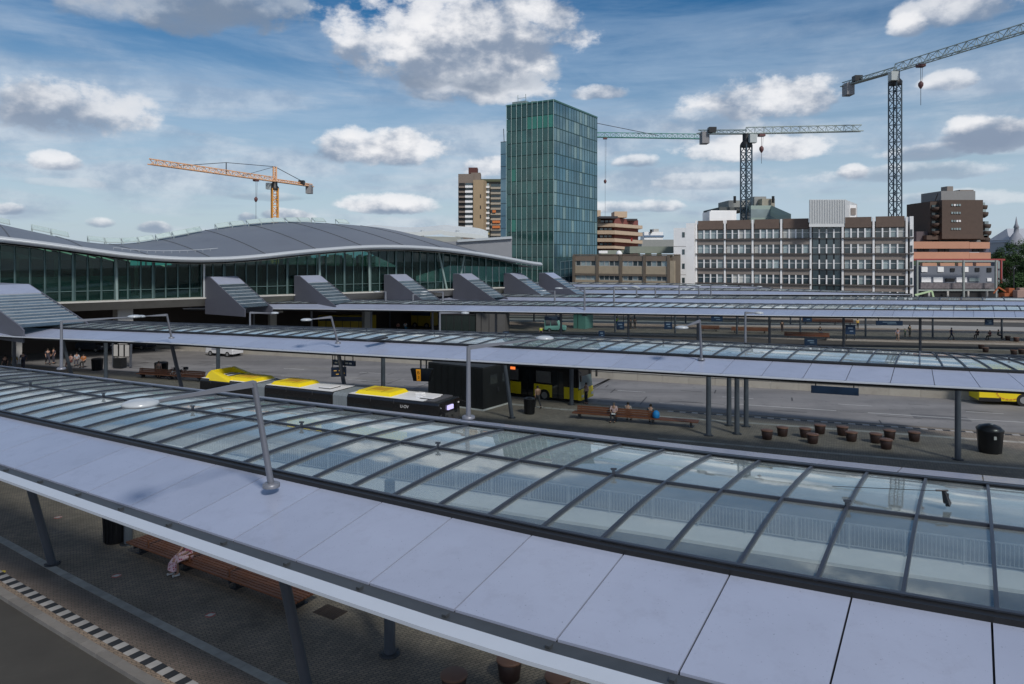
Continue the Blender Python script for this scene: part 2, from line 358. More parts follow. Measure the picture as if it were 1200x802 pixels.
def band(name, c, d0, d1, z0, z1, m, parent=None, kind='structure'):
    a, b = offs(c, d0), offs(c, d1); mb = MB()
    n = len(c); vs = [(p.x, p.y, z1) for p in a] + [(p.x, p.y, z1) for p in b] + [(p.x, p.y, z0) for p in a] + [(p.x, p.y, z0) for p in b]
    fs = [(i, i + 1, n + i + 1, n + i) for i in range(n - 1)] + [(2 * n + i, 2 * n + i + 1, i + 1, i) for i in range(n - 1)] + [(n + i, n + i + 1, 3 * n + i + 1, 3 * n + i) for i in range(n - 1)]
    fs += [(0, n, 3 * n, 2 * n), (n - 1, 3 * n - 1, 4 * n - 1, 2 * n - 1)]
    mb.add(vs, fs); return tag(mb.build(name, m, parent), kind=kind)
# platform under the nearest canopy
c1f = cat([(-52, 48.5), (-38, 38.8), (-25, 30), (-17.9, 25.07), (-10.5, 20.1), (0, 13.2), (8, 8.6), (20, 2.5), (32, -2)])
c1r = cat([(-52, 56), (-38, 48.5), (-25, 41.2), (-14, 35.3), (-4, 30.2), (6, 25.6), (16, 21.3), (30, 16)])
def platform(name, f, r, z, m):
    b = MB(); b.prism([(p.x, p.y) for p in f] + [(p.x, p.y) for p in r[::-1]], 0, z, 0)
    return tag(b.build(name, m), kind='structure')
PZ = .12
plat1 = platform('platform', offs(c1f, .3), c1r, PZ, pave_m)
# kerb stones, the chequered edge and the pale guide line on it, each stone its own piece in view
kerb_mesh = None
def stones(path, step, w, d, z0, z1, mats, name, parent, lim=(-60, 60), gap=.012):
    pts = walk(path, step); cache = {}
    for i in range(len(pts) - 1):
        a, b = pts[i], pts[i + 1]
        if not (lim[0] < a.x < lim[1]): continue
        m = mats[i % len(mats)]; L = step - gap
        if m.name not in cache:
            q = MB(); q.box((0, 0, 0), (L, w, z1 - z0)); cache[m.name] = q.mesh(name, m)
        o = bpy.data.objects.new(name, cache[m.name]); C.objects.link(o); o.parent = parent
        mid = (a + b) / 2; t = (b - a).normalized(); mid = mid + Vector((-t.y, t.x)) * d
        o.location = (mid.x, mid.y, (z0 + z1) / 2); o.rotation_euler = (0, 0, math.atan2(t.y, t.x))
stones(c1f, 1.0, .3, .15, 0, .135, [kerb_m], 'kerb_stone', plat1, (-34, -5))
band('kerb', c1f[:18], 0, .3, 0, .135, kerb_m); 
stones(c1f, .30, .36, .66, .08, .128, [white_tile, black_tile], 'edge_tile', plat1, (-26, -8))
stones(c1f, .60, .30, 2.05, .08, .128, [pale_tile], 'guide_tile', plat1, (-30, -4))
band('paving_strip', c1f, .86, 1.88, .1, .124, pave2_m)
# median island with a railing behind the first canopy
mi = cat([(-30, 49), (-16, 42), (0, 34.8), (6.5, 32.0), (14.4, 28.5), (26, 24)])
band('median_island', mi, -1.5, .35, 0, .14, conc_l)
# second platform
c2f = cat([(-70, 66), (-45, 60), (-30, 56), (-15, 51.5), (0, 46.8), (16, 41.2), (30, 36.5), (44, 32.5)])
c2r = cat([(-70, 82), (-45, 75), (-30, 70.5), (-15, 66), (0, 60.2), (5.6, 57.6), (18, 53.3), (33, 48.2), (46, 44.5)])
plat2 = platform('platform', c2f, c2r, PZ, pave3_m)
band('kerb', c2f, -.3, 0, 0, .135, kerb_m); band('kerb', c2r, 0, .3, 0, .135, kerb_m)
stones(c2r, .6, .5, -2.6, .09, .128, [pale_tile], 'guide_tile', plat2, (-6, 36))
stones(c2f, .6, .35, 2.9, .09, .128, [pale_tile], 'guide_tile', plat2, (8, 32))
stones(c2r, .45, .36, -.5, .09, .128, [white_tile, black_tile], 'edge_tile', plat2, (12, 36))
band('bus_road', c2r, .31, 26, -.01, .004, road_m)
# road markings beyond it
def mark(c, d, w, x0, x1, dash=None, gap=None, name='lane_line'):
    pts = [p for p in walk(offs(c, d), .5) if x0 < p.x < x1]; mb = MB(); acc = 0
    for a, b in zip(pts[:-1], pts[1:]):
        acc += .5
        if dash and acc % (dash + gap) > dash: continue
        t = (b - a).normalized(); n = Vector((-t.y, t.x)) * w / 2
        mb.add([(a.x - n.x, a.y - n.y, .012), (b.x - n.x, b.y - n.y, .012), (b.x + n.x, b.y + n.y, .012), (a.x + n.x, a.y + n.y, .012)], [(0, 1, 2, 3)])
    return tag(mb.build(name, mat('road_paint', (.42, .42, .41), .6, 0, .3, 2)), kind='structure')
mark(c2r, 4.4, .14, 18, 60); mark(c2r, 7.2, .12, -50, 60, 2, 7); mark(c2r, 3.0, .12, -30, 14, 1.5, 6)
# tar patches and joints in the concrete road
pb = MB(); 
for i in range(90):
    x = rnd.uniform(-50, 55); y = 68 - .357 * (x - 5) + rnd.uniform(-12, 0); a = R(-20) + (0 if rnd.random() < .8 else R(90)); L = rnd.uniform(.8, 3.5)
    dxx, dyy = math.cos(a) * L / 2, math.sin(a) * L / 2; nx, ny = -math.sin(a) * .045, math.cos(a) * .045
    pb.add([(x - dxx - nx, y - dyy - ny, .014), (x + dxx - nx, y + dyy - ny, .014), (x + dxx + nx, y + dyy + ny, .014), (x - dxx + nx, y - dyy + ny, .014)], [(0, 1, 2, 3)])
tag(pb.build('tar_joint', mat('tar', (.03, .03, .03), .6)), kind='structure')
# patches of newer surface and iron covers
for i in range(16):
    pb = MB(); x = rnd.uniform(-28, 45); y = 66 - .357 * (x - 5) + rnd.uniform(-8, 3); L, w_ = rnd.uniform(1.5, 6), rnd.uniform(.8, 1.8); a = R(-20); ux_, uy_ = Vector((math.cos(a), math.sin(a))), Vector((-math.sin(a), math.cos(a))); c_ = Vector((x, y))
    P = [c_ + ux_ * (sx_ * L / 2) + uy_ * (sy_ * w_ / 2) for sx_, sy_ in ((-1, -1), (1, -1), (1, 1), (-1, 1))]; pb.add([(p.x, p.y, .0085 + .0002 * i) for p in P], [(0, 1, 2, 3)])
    tag(pb.build('road_patch', mat('patch_%d' % (i % 3), ((.13, .13, .135), (.23, .225, .22), (.165, .16, .155))[i % 3], .85, 0, .25, 1.5, .2)), kind='structure')
# low concrete barrier along the next road: blocks
wl = cat([(-75, 103), (-32, 87.6), (-9.5, 79.2), (8.3, 70.6), (26.5, 63.9), (48, 56.5), (75, 48)])
wall = thing('barrier_wall', 'long low pale concrete barrier wall along the far side of the bus road', 'barrier wall', (0, 75, 0))
pts = walk(wl, 2.4); q = MB(); q.box((0, 0, .36), (2.385, .4, .72)); qm = q.mesh('concrete_block', conc_m); q = MB(); q.box((0, 0, .76), (2.385, .55, .08)); qc = q.mesh('coping', conc_l)
for i in range(len(pts) - 1):
    a, b = pts[i], pts[i + 1]; t = b - a
    for me, nm in ((qm, 'concrete_block'), (qc, 'coping')):
        o = bpy.data.objects.new(nm, me); C.objects.link(o); o.parent = wall; m_ = (a + b) / 2
        o.location = (m_.x, m_.y - 75, 0); o.rotation_euler = (0, 0, math.atan2(t.y, t.x))
tw = offs(wl, 1.0); band('raised_strip', tw, -.7, 2.6, 0, .35, conc_l)
# far platforms
def lin(*p): return cat(p, 4)
pale_road = mat('pale_concrete_road', (.27, .265, .25), .85, 0, .14, .2, dirt=((.15, .14, .13), .2, .5, .8, .5))
p3f, p3r = lin((-45, 91), (-20, 88.5), (10, 84), (54, 77), (95, 71)), lin((-45, 94), (-20, 100), (10, 97), (54, 91), (95, 85))
p4f, p4r = lin((-45, 121), (13, 110), (42, 103), (60, 98.5), (100, 90)), lin((-45, 137), (13, 126), (42, 120), (60, 117), (100, 108))
p5f, p5r = lin((-45, 147), (20, 139), (70, 133), (110, 126)), lin((-45, 160), (20, 153), (70, 147), (110, 140))
for k, (f, r_) in enumerate(((p3f, p3r), (p4f, p4r), (p5f, p5r))):
    platform('platform', f, r_, .16, pave3_m); band('kerb', f, -.5, 0, 0, .19, pale_tile); band('kerb', r_, 0, .4, 0, .19, pale_tile)
band('bus_lane', p4r, .6, 9, 0, .012, pale_road)
band('bus_lane', p5r, .6, 9, 0, .012, pale_road)

# ------------------------------------------------------------------ canopies
def isect(p, d, poly):                  # where a ray in plan meets a curve
    for a, b in zip(poly[:-1], poly[1:]):
        e = b - a; den = d.x * e.y - d.y * e.x
        if abs(den) < 1e-9: continue
        w = a - p; k = (w.x * e.y - w.y * e.x) / den; u = (w.x * d.y - w.y * d.x) / den
        if k > 0 and -1e-6 <= u <= 1 + 1e-6: return k
    return None
ZL = 5.5
def prof(f):                            # height of the roof surface at fraction f of the width
    g = min(f, 1 - f)
    if f > .93: return ZL - .62
    if g <= .0595: return ZL
    if g <= .25: return ZL - .06 + .50 * (g - .06) / .19
    x = (f - .5) / .25; return ZL + .44 + .20 * (1 - x * x)
def canopy(front, rear, label, step=2.1, dirs=None, start=0.0, detail=2, zoff=0.0, gratio=1.5, gstart=None):
    """leaf-shaped platform roof: panels either side of a glass vault"""
    c = front[len(front) // 2]; root = thing('platform_canopy', label, 'canopy', (c.x, c.y, 0), 'canopies over the bus platforms')
    arc = [0]
    for a, b in zip(front[:-1], front[1:]): arc.append(arc[-1] + (b - a).length)
    L = arc[-1]
    def fp(s):
        s = max(0, min(L, s)); i = max(j for j in range(len(arc) - 1) if arc[j] <= s)
        return front[i].lerp(front[i + 1], (s - arc[i]) / max(1e-6, arc[i + 1] - arc[i]))
    def st(s):                          # station: front point, rear point
        p = fp(s); d = dirs(p) if dirs else Vector((.64, 1))
        k = isect(p, d.normalized(), rear)
        if k is None: k = .8
        return p, p + d.normalized() * k
    def pt(s, f, dz=0.0):
        a, b = st(s); q = a.lerp(b, f); W_ = (b - a).length; sc = min(1, W_ / 14)
        return Vector((q.x, q.y, ZL + zoff + (prof(f) - ZL) * sc + dz))
    nb = int((L - start) / step); ed = [start + i * step for i in range(nb + 1)]
    g = .017
    for lo, hi, nm in ((.061, .245, 'roof_panel'), (.755, .9295, 'roof_panel')):
        if detail == 0:
            m_ = MB(); m_.strip([(pt(s, lo), pt(s, hi)) for s in ed], .06, smooth=False); m_.build(nm, white_p, root); continue
        for i in range(nb):
            m_ = MB(); s0, s1 = ed[i] + g, ed[i + 1] - g
            m_.strip([(pt(s0, lo + (hi - lo) * k), pt(s1, lo + (hi - lo) * k)) for k in (0, 1)], .05, smooth=False)
            m_.build(nm, white_p, root)
    # dark bed under the panels: shows in the joints, keeps out the light
    m_ = MB(); m_.strip([(pt(s, .0615, -.14), pt(s, .25, -.12)) for s in ed], .10, smooth=False); m_.build('front_deck', dark_m, root)
    m_ = MB(); m_.strip([(pt(s, .75, -.13), pt(s, .925, -.16)) for s in ed], .10, smooth=False); m_.build('rear_deck', dark_m, root)
    for lo, hi, nm in ((0, .028, 'front_lip'), (.96, 1, 'rear_lip')):
        m_ = MB(); m_.strip([(pt(s, lo, .03 if lo < .5 else 0), pt(s, hi, 0 if lo < .5 else .03)) for s in ed], .07, smooth=False); m_.build(nm, lip_m, root, bevel=.02 if detail == 2 else 0)
    for lo, hi, nm in ((.028, .060, 'front_gutter'), (.931, .96, 'rear_gutter')):
        m_ = MB(); m_.strip([(pt(s, lo, -.06), pt(s, hi, -.04)) for s in ed], .03, smooth=False)
        if detail:
            for s in ed: a = pt(s, (lo + hi) / 2, -.05); m_.box(a, (.09, .12, .05), R(-32))
        m_.build(nm, gut_m, root)
    for f0 in (.2475, .7525):
        m_ = MB()
        for a, b in zip(ed[:-1], ed[1:]):
            for dz, w, h in ((.0, .30, .16),): m_.bar(pt(a, f0, dz), pt(b, f0, dz), w, h)
        m_.build('glazing_gutter', dark_m, root)
        if detail == 2:
            m_ = MB()
            for a, b in zip(ed[:-1], ed[1:]): m_.bar(pt(a, f0 + (.005 if f0 < .5 else -.012), .10), pt(b, f0 + (.005 if f0 < .5 else -.012), .10), .10, .03)
            m_.build('glazing_rail', rib_m, root)
    gs = step / gratio; g0 = start if gstart is None else gstart; ng = int((L - g0) / gs); ge = [g0 + i * gs for i in range(ng + 1)]
    F = [.25, .30, .35, .40, .45, .495, .505, .55, .60, .65, .70, .75]
    def rib(s):
        m_ = MB(); P = [pt(s, f, .03) for f in F]
        for a, b in zip(P[:-1], P[1:]): m_.bar(a, b, .065 if detail == 2 else .09, .11)
        return m_
    if detail:
        for s in ge: rib(s).build('glazing_rib', rib_m, root)
        for i in range(ng):
            for fs in (F[:6], F[6:]):
                m_ = MB(); m_.strip([(pt(ge[i] + .03, f, .02), pt(ge[i + 1] - .03, f, .02)) for f in fs], .015)
                m_.build('glass_pane', glass_m, root)
    else:
        m_ = MB(); [m_.add(rib(s).v, rib(s).f) for s in ge[::2]]; m_.build('glazing_rib', rib_m, root, kind='stuff')
        m_ = MB(); m_.strip([(pt(ge[0], f, .02), pt(ge[-1], f, .02)) for f in F] if False else [(pt(s, .25, .02), pt(s, .5, .02)) for s in ge], .015); m_.build('glass_sheet', glass_m, root)
        m_ = MB(); m_.strip([(pt(s, .5, .02), pt(s, .75, .02)) for s in ge], .015); m_.build('glass_sheet', glass_m, root)
    m_ = MB()
    for a, b in zip(ge[:-1], ge[1:]): m_.bar(pt(a, .5, .05), pt(b, .5, .05), .06, .07)
    if detail == 2:
        for s in ge[2::4]: p = pt(s, .5, .1); m_.box(p, (.08, .08, .12)); m_.box(p + Vector((0, 0, .1)), (.16, .05, .05))
    m_.build('ridge_purlin', rib_m, root)
    # beams below the glass
    m_ = MB()
    for f in (.27, .73):
        for a, b in zip(ed[:-1:2], ed[2::2]): m_.bar(pt(a, f, -.3), pt(b, f, -.3), .16, .26)
    m_.build('edge_beam', soffit_m, root)
    return root, pt, st, root
def column(root, base, top, r=.14, foot=True):
    m_ = MB(); m_.tube(base, top, r, r * .92, 14)
    o = m_.build('column', col_m, root)
    if foot:
        f = MB(); f.lathe((base[0], base[1], base[2]), [(r * 1.9, 0), (r * 1.9, .03), (r * 1.15, .05)], 14)
        for k in range(4): a = k * math.pi / 2 + .6; f.tube((base[0] + math.cos(a) * r * 1.6, base[1] + math.sin(a) * r * 1.6, base[2]), (base[0] + math.cos(a) * r * 1.6, base[1] + math.sin(a) * r * 1.6, base[2] + .08), .02, n=6)
        f.build('base_plate', steel_m, o)
    return o
fr1 = cat([(-46, 42.3), (-35, 34.2), (-25, 27.3), (-14.8, 20.8), (-3.47, 13.65), (1.3, 10.9), (7.5, 7.9), (13, 5.6), (19, 3.4), (26, 1.2), (33, -.5)])
re1 = cat([(-46, 50), (-31, 43.7), (-15.7, 36.3), (-4.8, 31.1), (0.5, 28.6), (10, 24.2), (15.7, 21.9), (22, 19.4), (28, 16.6), (34, 12.5), (38, 6), (38, -3), (34, -8)])
def d1(p):
    k = max(0, p.x - 10.5) / 12
    a = math.atan2(.64, 1) - k * .55; return Vector((math.sin(a), math.cos(a)))
can1, pt1, st1, _ = canopy(fr1, re1, 'nearest platform canopy, huge white panels in the foreground with a long curved glass vault', dirs=d1, start=1.02, gstart=.40)
fr2 = cat([(-75, 73), (-58, 65.5), (-41.5, 58.1), (-25.5, 53.3), (-17.8, 50), (-5.4, 45.4), (7.2, 40.7), (15.6, 37.5), (24.8, 34.4), (33, 31.5), (40, 30)])
re2 = cat([(-75, 84), (-58, 77.5), (-38, 70.0), (-20, 64.5), (-1, 59.4), (12.4, 54.6), (20, 51.4), (27, 48.0), (34, 44.5), (41, 40.5), (45, 35), (46, 30), (43, 27)])
def d2(p):
    k = max(0, p.x - 19.5) / 14; a = math.atan2(.64, 1) - k * .8; return Vector((math.sin(a), math.cos(a)))
can2, pt2, st2, _ = canopy(fr2, re2, 'second platform canopy from the camera, crossing the whole picture just above the yellow topped bus', dirs=d2, start=.3)
fr3 = cat([(-40.5, 88.2), (-33, 88), (-20.8, 87.0), (9.7, 81.5), (32.3, 77.4), (53.8, 75.2), (85, 71)])
re3 = cat([(-41, 88.6), (-37, 93), (-30, 97.8), (-12, 101), (9.7, 98), (32.3, 94), (53.8, 91.5), (88, 87)])
can3, pt3, st3, _ = canopy(fr3, re3, 'third platform canopy with a pointed left end, in front of the grey stair shafts', detail=1)
fr4 = cat([(-34, 110), (-20, 108), (10, 103), (50, 97.3), (95, 92)]); re4 = cat([(-36, 112), (-26, 123), (10, 118), (50, 112), (95, 106)])
can4, pt4, st4, _ = canopy(fr4, re4, 'fourth platform canopy, a thin pale band just beyond the third one', detail=0, zoff=-.15)
fr5 = cat([(-22, 127), (10, 123), (40, 119), (66, 118)]); re5 = cat([(-24, 130), (-14, 141), (12, 139), (45, 132), (60, 125), (67.5, 118.3)])
can5, pt5, st5, _ = canopy(fr5, re5, 'fifth platform canopy, with its pointed right end in front of the white office block', detail=0, zoff=.1)
fr6 = cat([(-14, 150), (20, 146), (52, 141)]); re6 = cat([(-15, 152), (-6, 163), (22, 160), (44, 152), (53, 141.4)])
can6, pt6, st6, _ = canopy(fr6, re6, 'farthest platform canopy, a sliver below the tan office building', detail=0, zoff=.1)

X_ = Vector((-.545, -.838, 0))          # the slanted columns lean this way
def slant(root, bx, by, h=5.0, lean=.24): return column(root, (bx, by, PZ), Vector((bx, by, PZ)) + X_ * lean * h + Vector((0, 0, h)), .15)
for bx, by in ((-29.9, 35.8), (-17.7, 27.6), (-5.5, 19.4), (5.6, 12.4)):
    slant(can1, bx, by, 5.25)
    column(can1, (bx + 1.85, by + 2.0, PZ), (bx + 1.85, by + 2.0, 5.3), .17)
for bx, by in ((-52, 69.5), (-39, 64), (-26.2, 57.5), (-11.6, 51.6), (0, 52.5)): slant(can2, bx, by, 5.3)
for bx, by in ((-24.6, 60), (-37.4, 66), (4.75, 57.2), (15.0, 47.8), (16.3, 49.9), (15.2, 50.2), (13.0, 47.4), (26.0, 41.8), (-50, 72), (-9.8, 54.5)): column(can2, (bx, by, PZ), (bx, by, 5.25), .17)
for i, x in enumerate((-34, -26, -18, -10, -2, 6, 14, 22, 30, 38, 46, 56.6, 66)):
    y = 94 - .17 * (x + 20) * 1.0 - (1.5 if x > 50 else 0); column(can3, (x, y - 2, .16), (x, y - 2, 5.2), .15 if x != 56.6 else .26, False)
for x in range(-20, 90, 9): column(can4, (x, 114 - .165 * x, .16), (x, 114 - .165 * x, 5.2), .14, False)
for x in range(-14, 64, 9): column(can5, (x, 131 - .1 * x, 0), (x, 131 - .1 * x, 5.4), .14, False)
for x in range(-8, 50, 9): column(can6, (x, 155 - .12 * x, .16), (x, 155 - .12 * x, 5.4), .14, False)

# ------------------------------------------------------------------ lamps standing on the canopies
def lamp(base, top, lum, label, r=.08, disc=.42, group='lamps standing on the canopies'):
    base, top, lum = Vector(base), Vector(top), Vector(lum)
    t = thing('street_lamp', label, 'street lamp', base, group)
    m_ = MB(); m_.tube(base, top, r, r * .8, 14); p = m_.build('pole', lamp_m, t)
    m_ = MB(); m_.lathe(base, [(r * 2.6, -.05), (r * 2.6, .03), (r * 2.2, .06), (r * 1.2, .07)], 18); m_.build('foot_ring', lamp_m, t)
    d = (lum - top); k = lum - d.normalized() * disc * .8
    m_ = MB(); m_.hexa(*[[c + Vector((0, 0, z)) + Vector((-d.y, d.x, 0)).normalized() * w for z, w in ((-h, -.04), (-h, .04), (h * .3, .04), (h * .3, -.04))] for c, h in ((top, .13), (k, .03))])
    m_.build('arm', lamp_m, t)
    m_ = MB(); m_.lathe(lum, [(disc * .75, -.07), (disc * .97, -.04), (disc, 0), (disc * .93, .04), (disc * .6, .085), (disc * .2, .1)], 26); m_.build('luminaire', lum_m, t)
    return t
lamp((-6.28, 18.7, 6.02), (-6.45, 17.9, 8.85), (-8.5, 16.4, 8.62), 'large grey foreground lamp whose arm reaches left to an oval head', .085, .40)
a = G(549, 489, 5.6); lamp(a, (a.x, a.y, 8.4), (a.x + 3.1, a.y + 1.6, 8.55), 'grey lamp on the nearest canopy, rear edge, in front of the kiosk', .10, .38)
a = G(72, 432, 5.6); lamp(a, (a.x, a.y, 8.3), (a.x + 3.2, a.y + 1.8, 8.4), 'grey lamp at far left on the rear edge of the nearest canopy', .09, .38)
def lampat(px, py, z, ptop, lumpx, lumpy, label, group='lamps standing on the canopies'):
    a = G(px, py, z); t = GD(ptop[0], ptop[1], a.y - .5); l = GD(lumpx, lumpy, a.y + (1.0 if lumpx > px else -1.0)); lamp(a, t, l, label, .08, .38, group)
lampat(396, 402, 5.95, (388, 371), 359, 375, 'slanted grey lamp on the second canopy above the articulated bus')
lampat(201, 396, 5.9, (195.5, 368.5), 164, 371, 'slanted grey lamp on the second canopy right of the concrete pier')
lampat(822, 421, 5.9, (820, 375.5), 799, 384, 'upright grey lamp on the second canopy with its arm to the left')
for px, lx, lab in ((515.5, 545, 'thin grey lamp behind the second canopy, above the dark kiosk'), (293, 322, 'thin grey lamp behind the second canopy, below the first grey stair shaft'), (873.5, 889, 'thin grey lamp behind the second canopy, right of its upright arm lamp')):
    D = 53 - .33 * (px - 700) / 16; lamp(GD(px, 300 + 840 * 6.5 / D, D), GD(px, 366, D), GD(lx, 367, D + 1), lab, .085, .34)
k = 0
wh = ['leftmost', 'second', 'third', 'fourth', 'fifth', 'sixth', 'seventh', 'eighth', 'ninth', 'tenth', 'eleventh', 'twelfth', 'rightmost']
for px, top, bot, D, arm in ((452, 342, 357, 93, -10), (484, 345, 356, 93, 12), (519, 342, 357, 93, -22), (559, 341, 350, 112, 16), (650, 341, 359, 92, -14), (685, 338, 370, 84, -30), (719.5, 336, 358, 92, 24), (746, 338, 352, 108, -14), (768, 337, 352, 108, -22), (796, 335, 348, 114, 22), (819, 336, 348, 116, -12), (833, 335, 348, 116, 16), (868, 336, 347, 124, 22)):
    a = GD(px, bot, D); t = GD(px, top, D); l = GD(px + arm, top, D + 1)
    lamp(a, t, l, 'small distant grey lamp on the far canopies, %s of its row' % wh[k], .13, .5, 'distant lamps on the far canopies'); k += 1
# roof hatch leaning on the second canopy
h_ = MB(); p = [pt2(s, f, .14) for s, f in ()]
a, b = G(431, 401.5, 6.05), G(453, 397.5, 6.2)
h_.bar(a + Vector((0, 0, .12)), b + Vector((0, 0, .12)), .55, .1); tag(h_.build('roof_hatch', dark_m), 'small dark open vent flap on the glass of the second canopy', 'vent flap')
# maintenance cable line and its bracket on the right end of the nearest canopy
h_ = MB(); a = pt1(53.2, .56, .12)
a = G(1110, 592, 6.25)
h_.box(a + Vector((0, 0, .12)), (.05, .05, .3)); h_.hexa([a + Vector(v) for v in ((-.02, -.14, 0), (.16, .1, 0), (.18, .12, 0), (-.0, .16, 0))], [a + Vector(v) for v in ((-.1, -.1, .3), (-.02, .02, .34), (-.02, .05, .34), (-.1, .05, .3))])
h_.tube(a + Vector((-.1, 0, .32)), G(975, 570, 6.35), .008, n=5); h_.tube(a + Vector((-.25, .02, .33)), a + Vector((.02, 0, .33)), .022, n=6)
tag(h_.build('cable_anchor', steel_m), 'small dark safety cable bracket on the glass at the right end of the nearest canopy', 'cable anchor')
# ------------------------------------------------------------------ station hall
SA = Vector((-37.7, 87.0)); ST = Vector((.788, .616)); SN = Vector((-.616, .788))    # facade line and its inward normal
def sp(t, n, z): p = SA + ST * t + SN * n; return Vector((p.x, p.y, z))
def t_at(px, n=0.0):                    # where along the facade a direction from the camera falls
    u = (px - CX) / FPX; p = SA + SN * n
    return (p.x - u * p.y) / (u * ST.y - ST.x)
def zat(px, py, n):
    t = t_at(px, n); q = SA + ST * t + SN * n; return t, CAMZ - (py - HY) / FPX * q.y
roofgrey.node_tree.nodes['Principled BSDF'].inputs['Roughness'].default_value = .45
stn = thing('station_hall', 'long glass fronted station hall with a wavy dark grey roof', 'station', (SA.x, SA.y, 0))
edge_px = [(-150, 262), (-60, 271), (0, 278.5), (52, 284), (104, 292), (167, 300), (208, 302.5), (250, 303), (292, 300.8), (355, 293.8), (417, 288.8), (460, 287.8), (502, 289.5), (544, 293.8), (586, 300.5), (615, 306), (634, 309.5)]
top_px = [(-230, 225), (-120, 238), (0, 263), (52, 274.5), (104, 285.5), (146, 287), (173, 283), (200, 277.5), (250, 268), (288, 263), (322, 260.5), (355, 260), (417, 264), (451, 267.5), (480, 272), (502, 279.6), (534, 286.5), (565, 294), (600, 302), (628, 308.5)]
NE, NR = -3.2, 24.0
E = [zat(px, py, NE) for px, py in edge_px]; T = [zat(px, py, NR) for px, py in top_px]
def ev(tab, t):
    if t <= tab[0][0]: return tab[0][1]
    for (a, za), (b, zb) in zip(tab[:-1], tab[1:]):
        if t <= b:
            k = (t - a) / (b - a); return za + (zb - za) * k
    return tab[-1][1]
def sm(tab, t, w=2.5): return sum(ev(tab, t + d * w / 2) for d in (-2, -1, 0, 1, 2)) / 5
t0, t1 = E[0][0], E[-1][0]
NT = 120; ts = [t0 + (t1 - t0) * i / NT for i in range(NT + 1)]
def roofz(t, n):
    k = (n - NE) / (NR - NE); e = sm(E, t)
    # the far row of the roof is longer than the near one
    tt = T[0][0] + (T[-1][0] - T[0][0]) * (t - t0) / (t1 - t0)
    tt = t * (1 - k) + k * (t + (n - NE) * .42) if False else t + 0.0
    r = sm(T, t)
    if t > t1 - 14: r = e + (r - e) * max(0, (t1 - t) / 14) ** .6 if r > e else r
    return e + (r - e) * (1.32 * k - .32 * k * k)
ks = [0, .02, .08, .18, .3, .45, .6, .75, .9, 1.0, 1.15, 1.5]
def rp(t, k):
    n = NE + (NR - NE) * k
    z = roofz(t, min(n, NR)) - max(0, k - 1) * 5
    return sp(t, n, z)
m_ = MB(); nk = len(ks); vs = [rp(t, k) for t in ts for k in ks]
m_.add(vs, [(i * nk + j, (i + 1) * nk + j, (i + 1) * nk + j + 1, i * nk + j + 1) for i in range(NT) for j in range(nk - 1)], smooth=True)
m_.add([v - Vector((0, 0, .7)) for v in vs], [(i * nk + j, i * nk + j + 1, (i + 1) * nk + j + 1, (i + 1) * nk + j) for i in range(NT) for j in range(nk - 1)], smooth=True, mi=1)
roof = m_.build('roof', [roofgrey, mat('roof_soffit', (.20, .20, .19), .7, 0, .1, 1)], stn)
m_ = MB()
for a, b in zip(ts[:-1], ts[1:]):
    pa, pb = rp(a, 0), rp(b, 0); o1 = SN.to_3d() * -.35
    m_.add([pa + o1 + Vector((0, 0, -.1)), pb + o1 + Vector((0, 0, -.1)), pb + Vector((0, 0, .12)), pa + Vector((0, 0, .12)), pa + o1 + Vector((0, 0, -.26)), pb + o1 + Vector((0, 0, -.26)), pb + Vector((0, 0, -.5)), pa + Vector((0, 0, -.5))],
           [(0, 1, 2, 3), (4, 5, 1, 0), (7, 6, 5, 4)], smooth=True)
m_.build('roof_edge', fascia_m, stn)
# seams of the roof membrane, snow fence
m_ = MB()
for t in [t0 + 4 + i * 6.5 for i in range(40)]:
    if t > t1 - 6: break
    for ka, kb in zip(ks[1:-2], ks[2:-1]): m_.bar(rp(t, ka) + Vector((0, 0, .03)), rp(t, kb) + Vector((0, 0, .03)), .10, .05)
m_.build('roof_seam', mat('seam', (.09, .095, .1), .6), stn, kind='stuff')
m_ = MB(); P = [rp(t, .22) + Vector((0, 0, .25)) for t in [-9 + i * .9 for i in range(14)]]
for a, b in zip(P[:-1], P[1:]): m_.tube(a, b, .04, n=5); m_.tube(a, a - Vector((0, 0, .3)), .03, n=4)
m_.build('safety_rail', fascia_m, stn)
# rooflights along the ridge
sky_glass = glassmat('rooflight_glass', (.55, .72, .7), 1.6, .05, (.5, .6, .58), .5)
i = 0
for t in [-22 + 2.15 * j for j in range(42)]:
    if t > t1 - 22: break
    if rnd.random() < .08: continue
    i += 1
    z = rp(t, .93); zb = rp(t + 1.9, .93); u = SN.to_3d()
    j_ = rnd.uniform(-.9, .9); f = MB(); a, b = z + u * (j_ - .6) + Vector((0, 0, .25)), zb + u * (j_ - .6) + Vector((0, 0, .25)); up = u * 1.3 + Vector((0, 0, .62))
    f.hexa([a, b, b + up, a + up], [a + Vector((0, 0, .05)), b + Vector((0, 0, .05)), b + up + Vector((0, 0, .05)), a + up + Vector((0, 0, .05))]); o = f.build('rooflight', sky_glass, stn)
    g = MB()
    for p, q in ((a, b), (b, b + up), (b + up, a + up), (a + up, a)): g.bar(p, q, .13, .12)
    g.bar(a, a - Vector((0, 0, .4)), .08, .08); g.bar(a + up, a + up - Vector((0, 0, .8)), .08, .08); g.build('rooflight_frame', mat('pale_frame', (.36, .43, .42), .5), o)
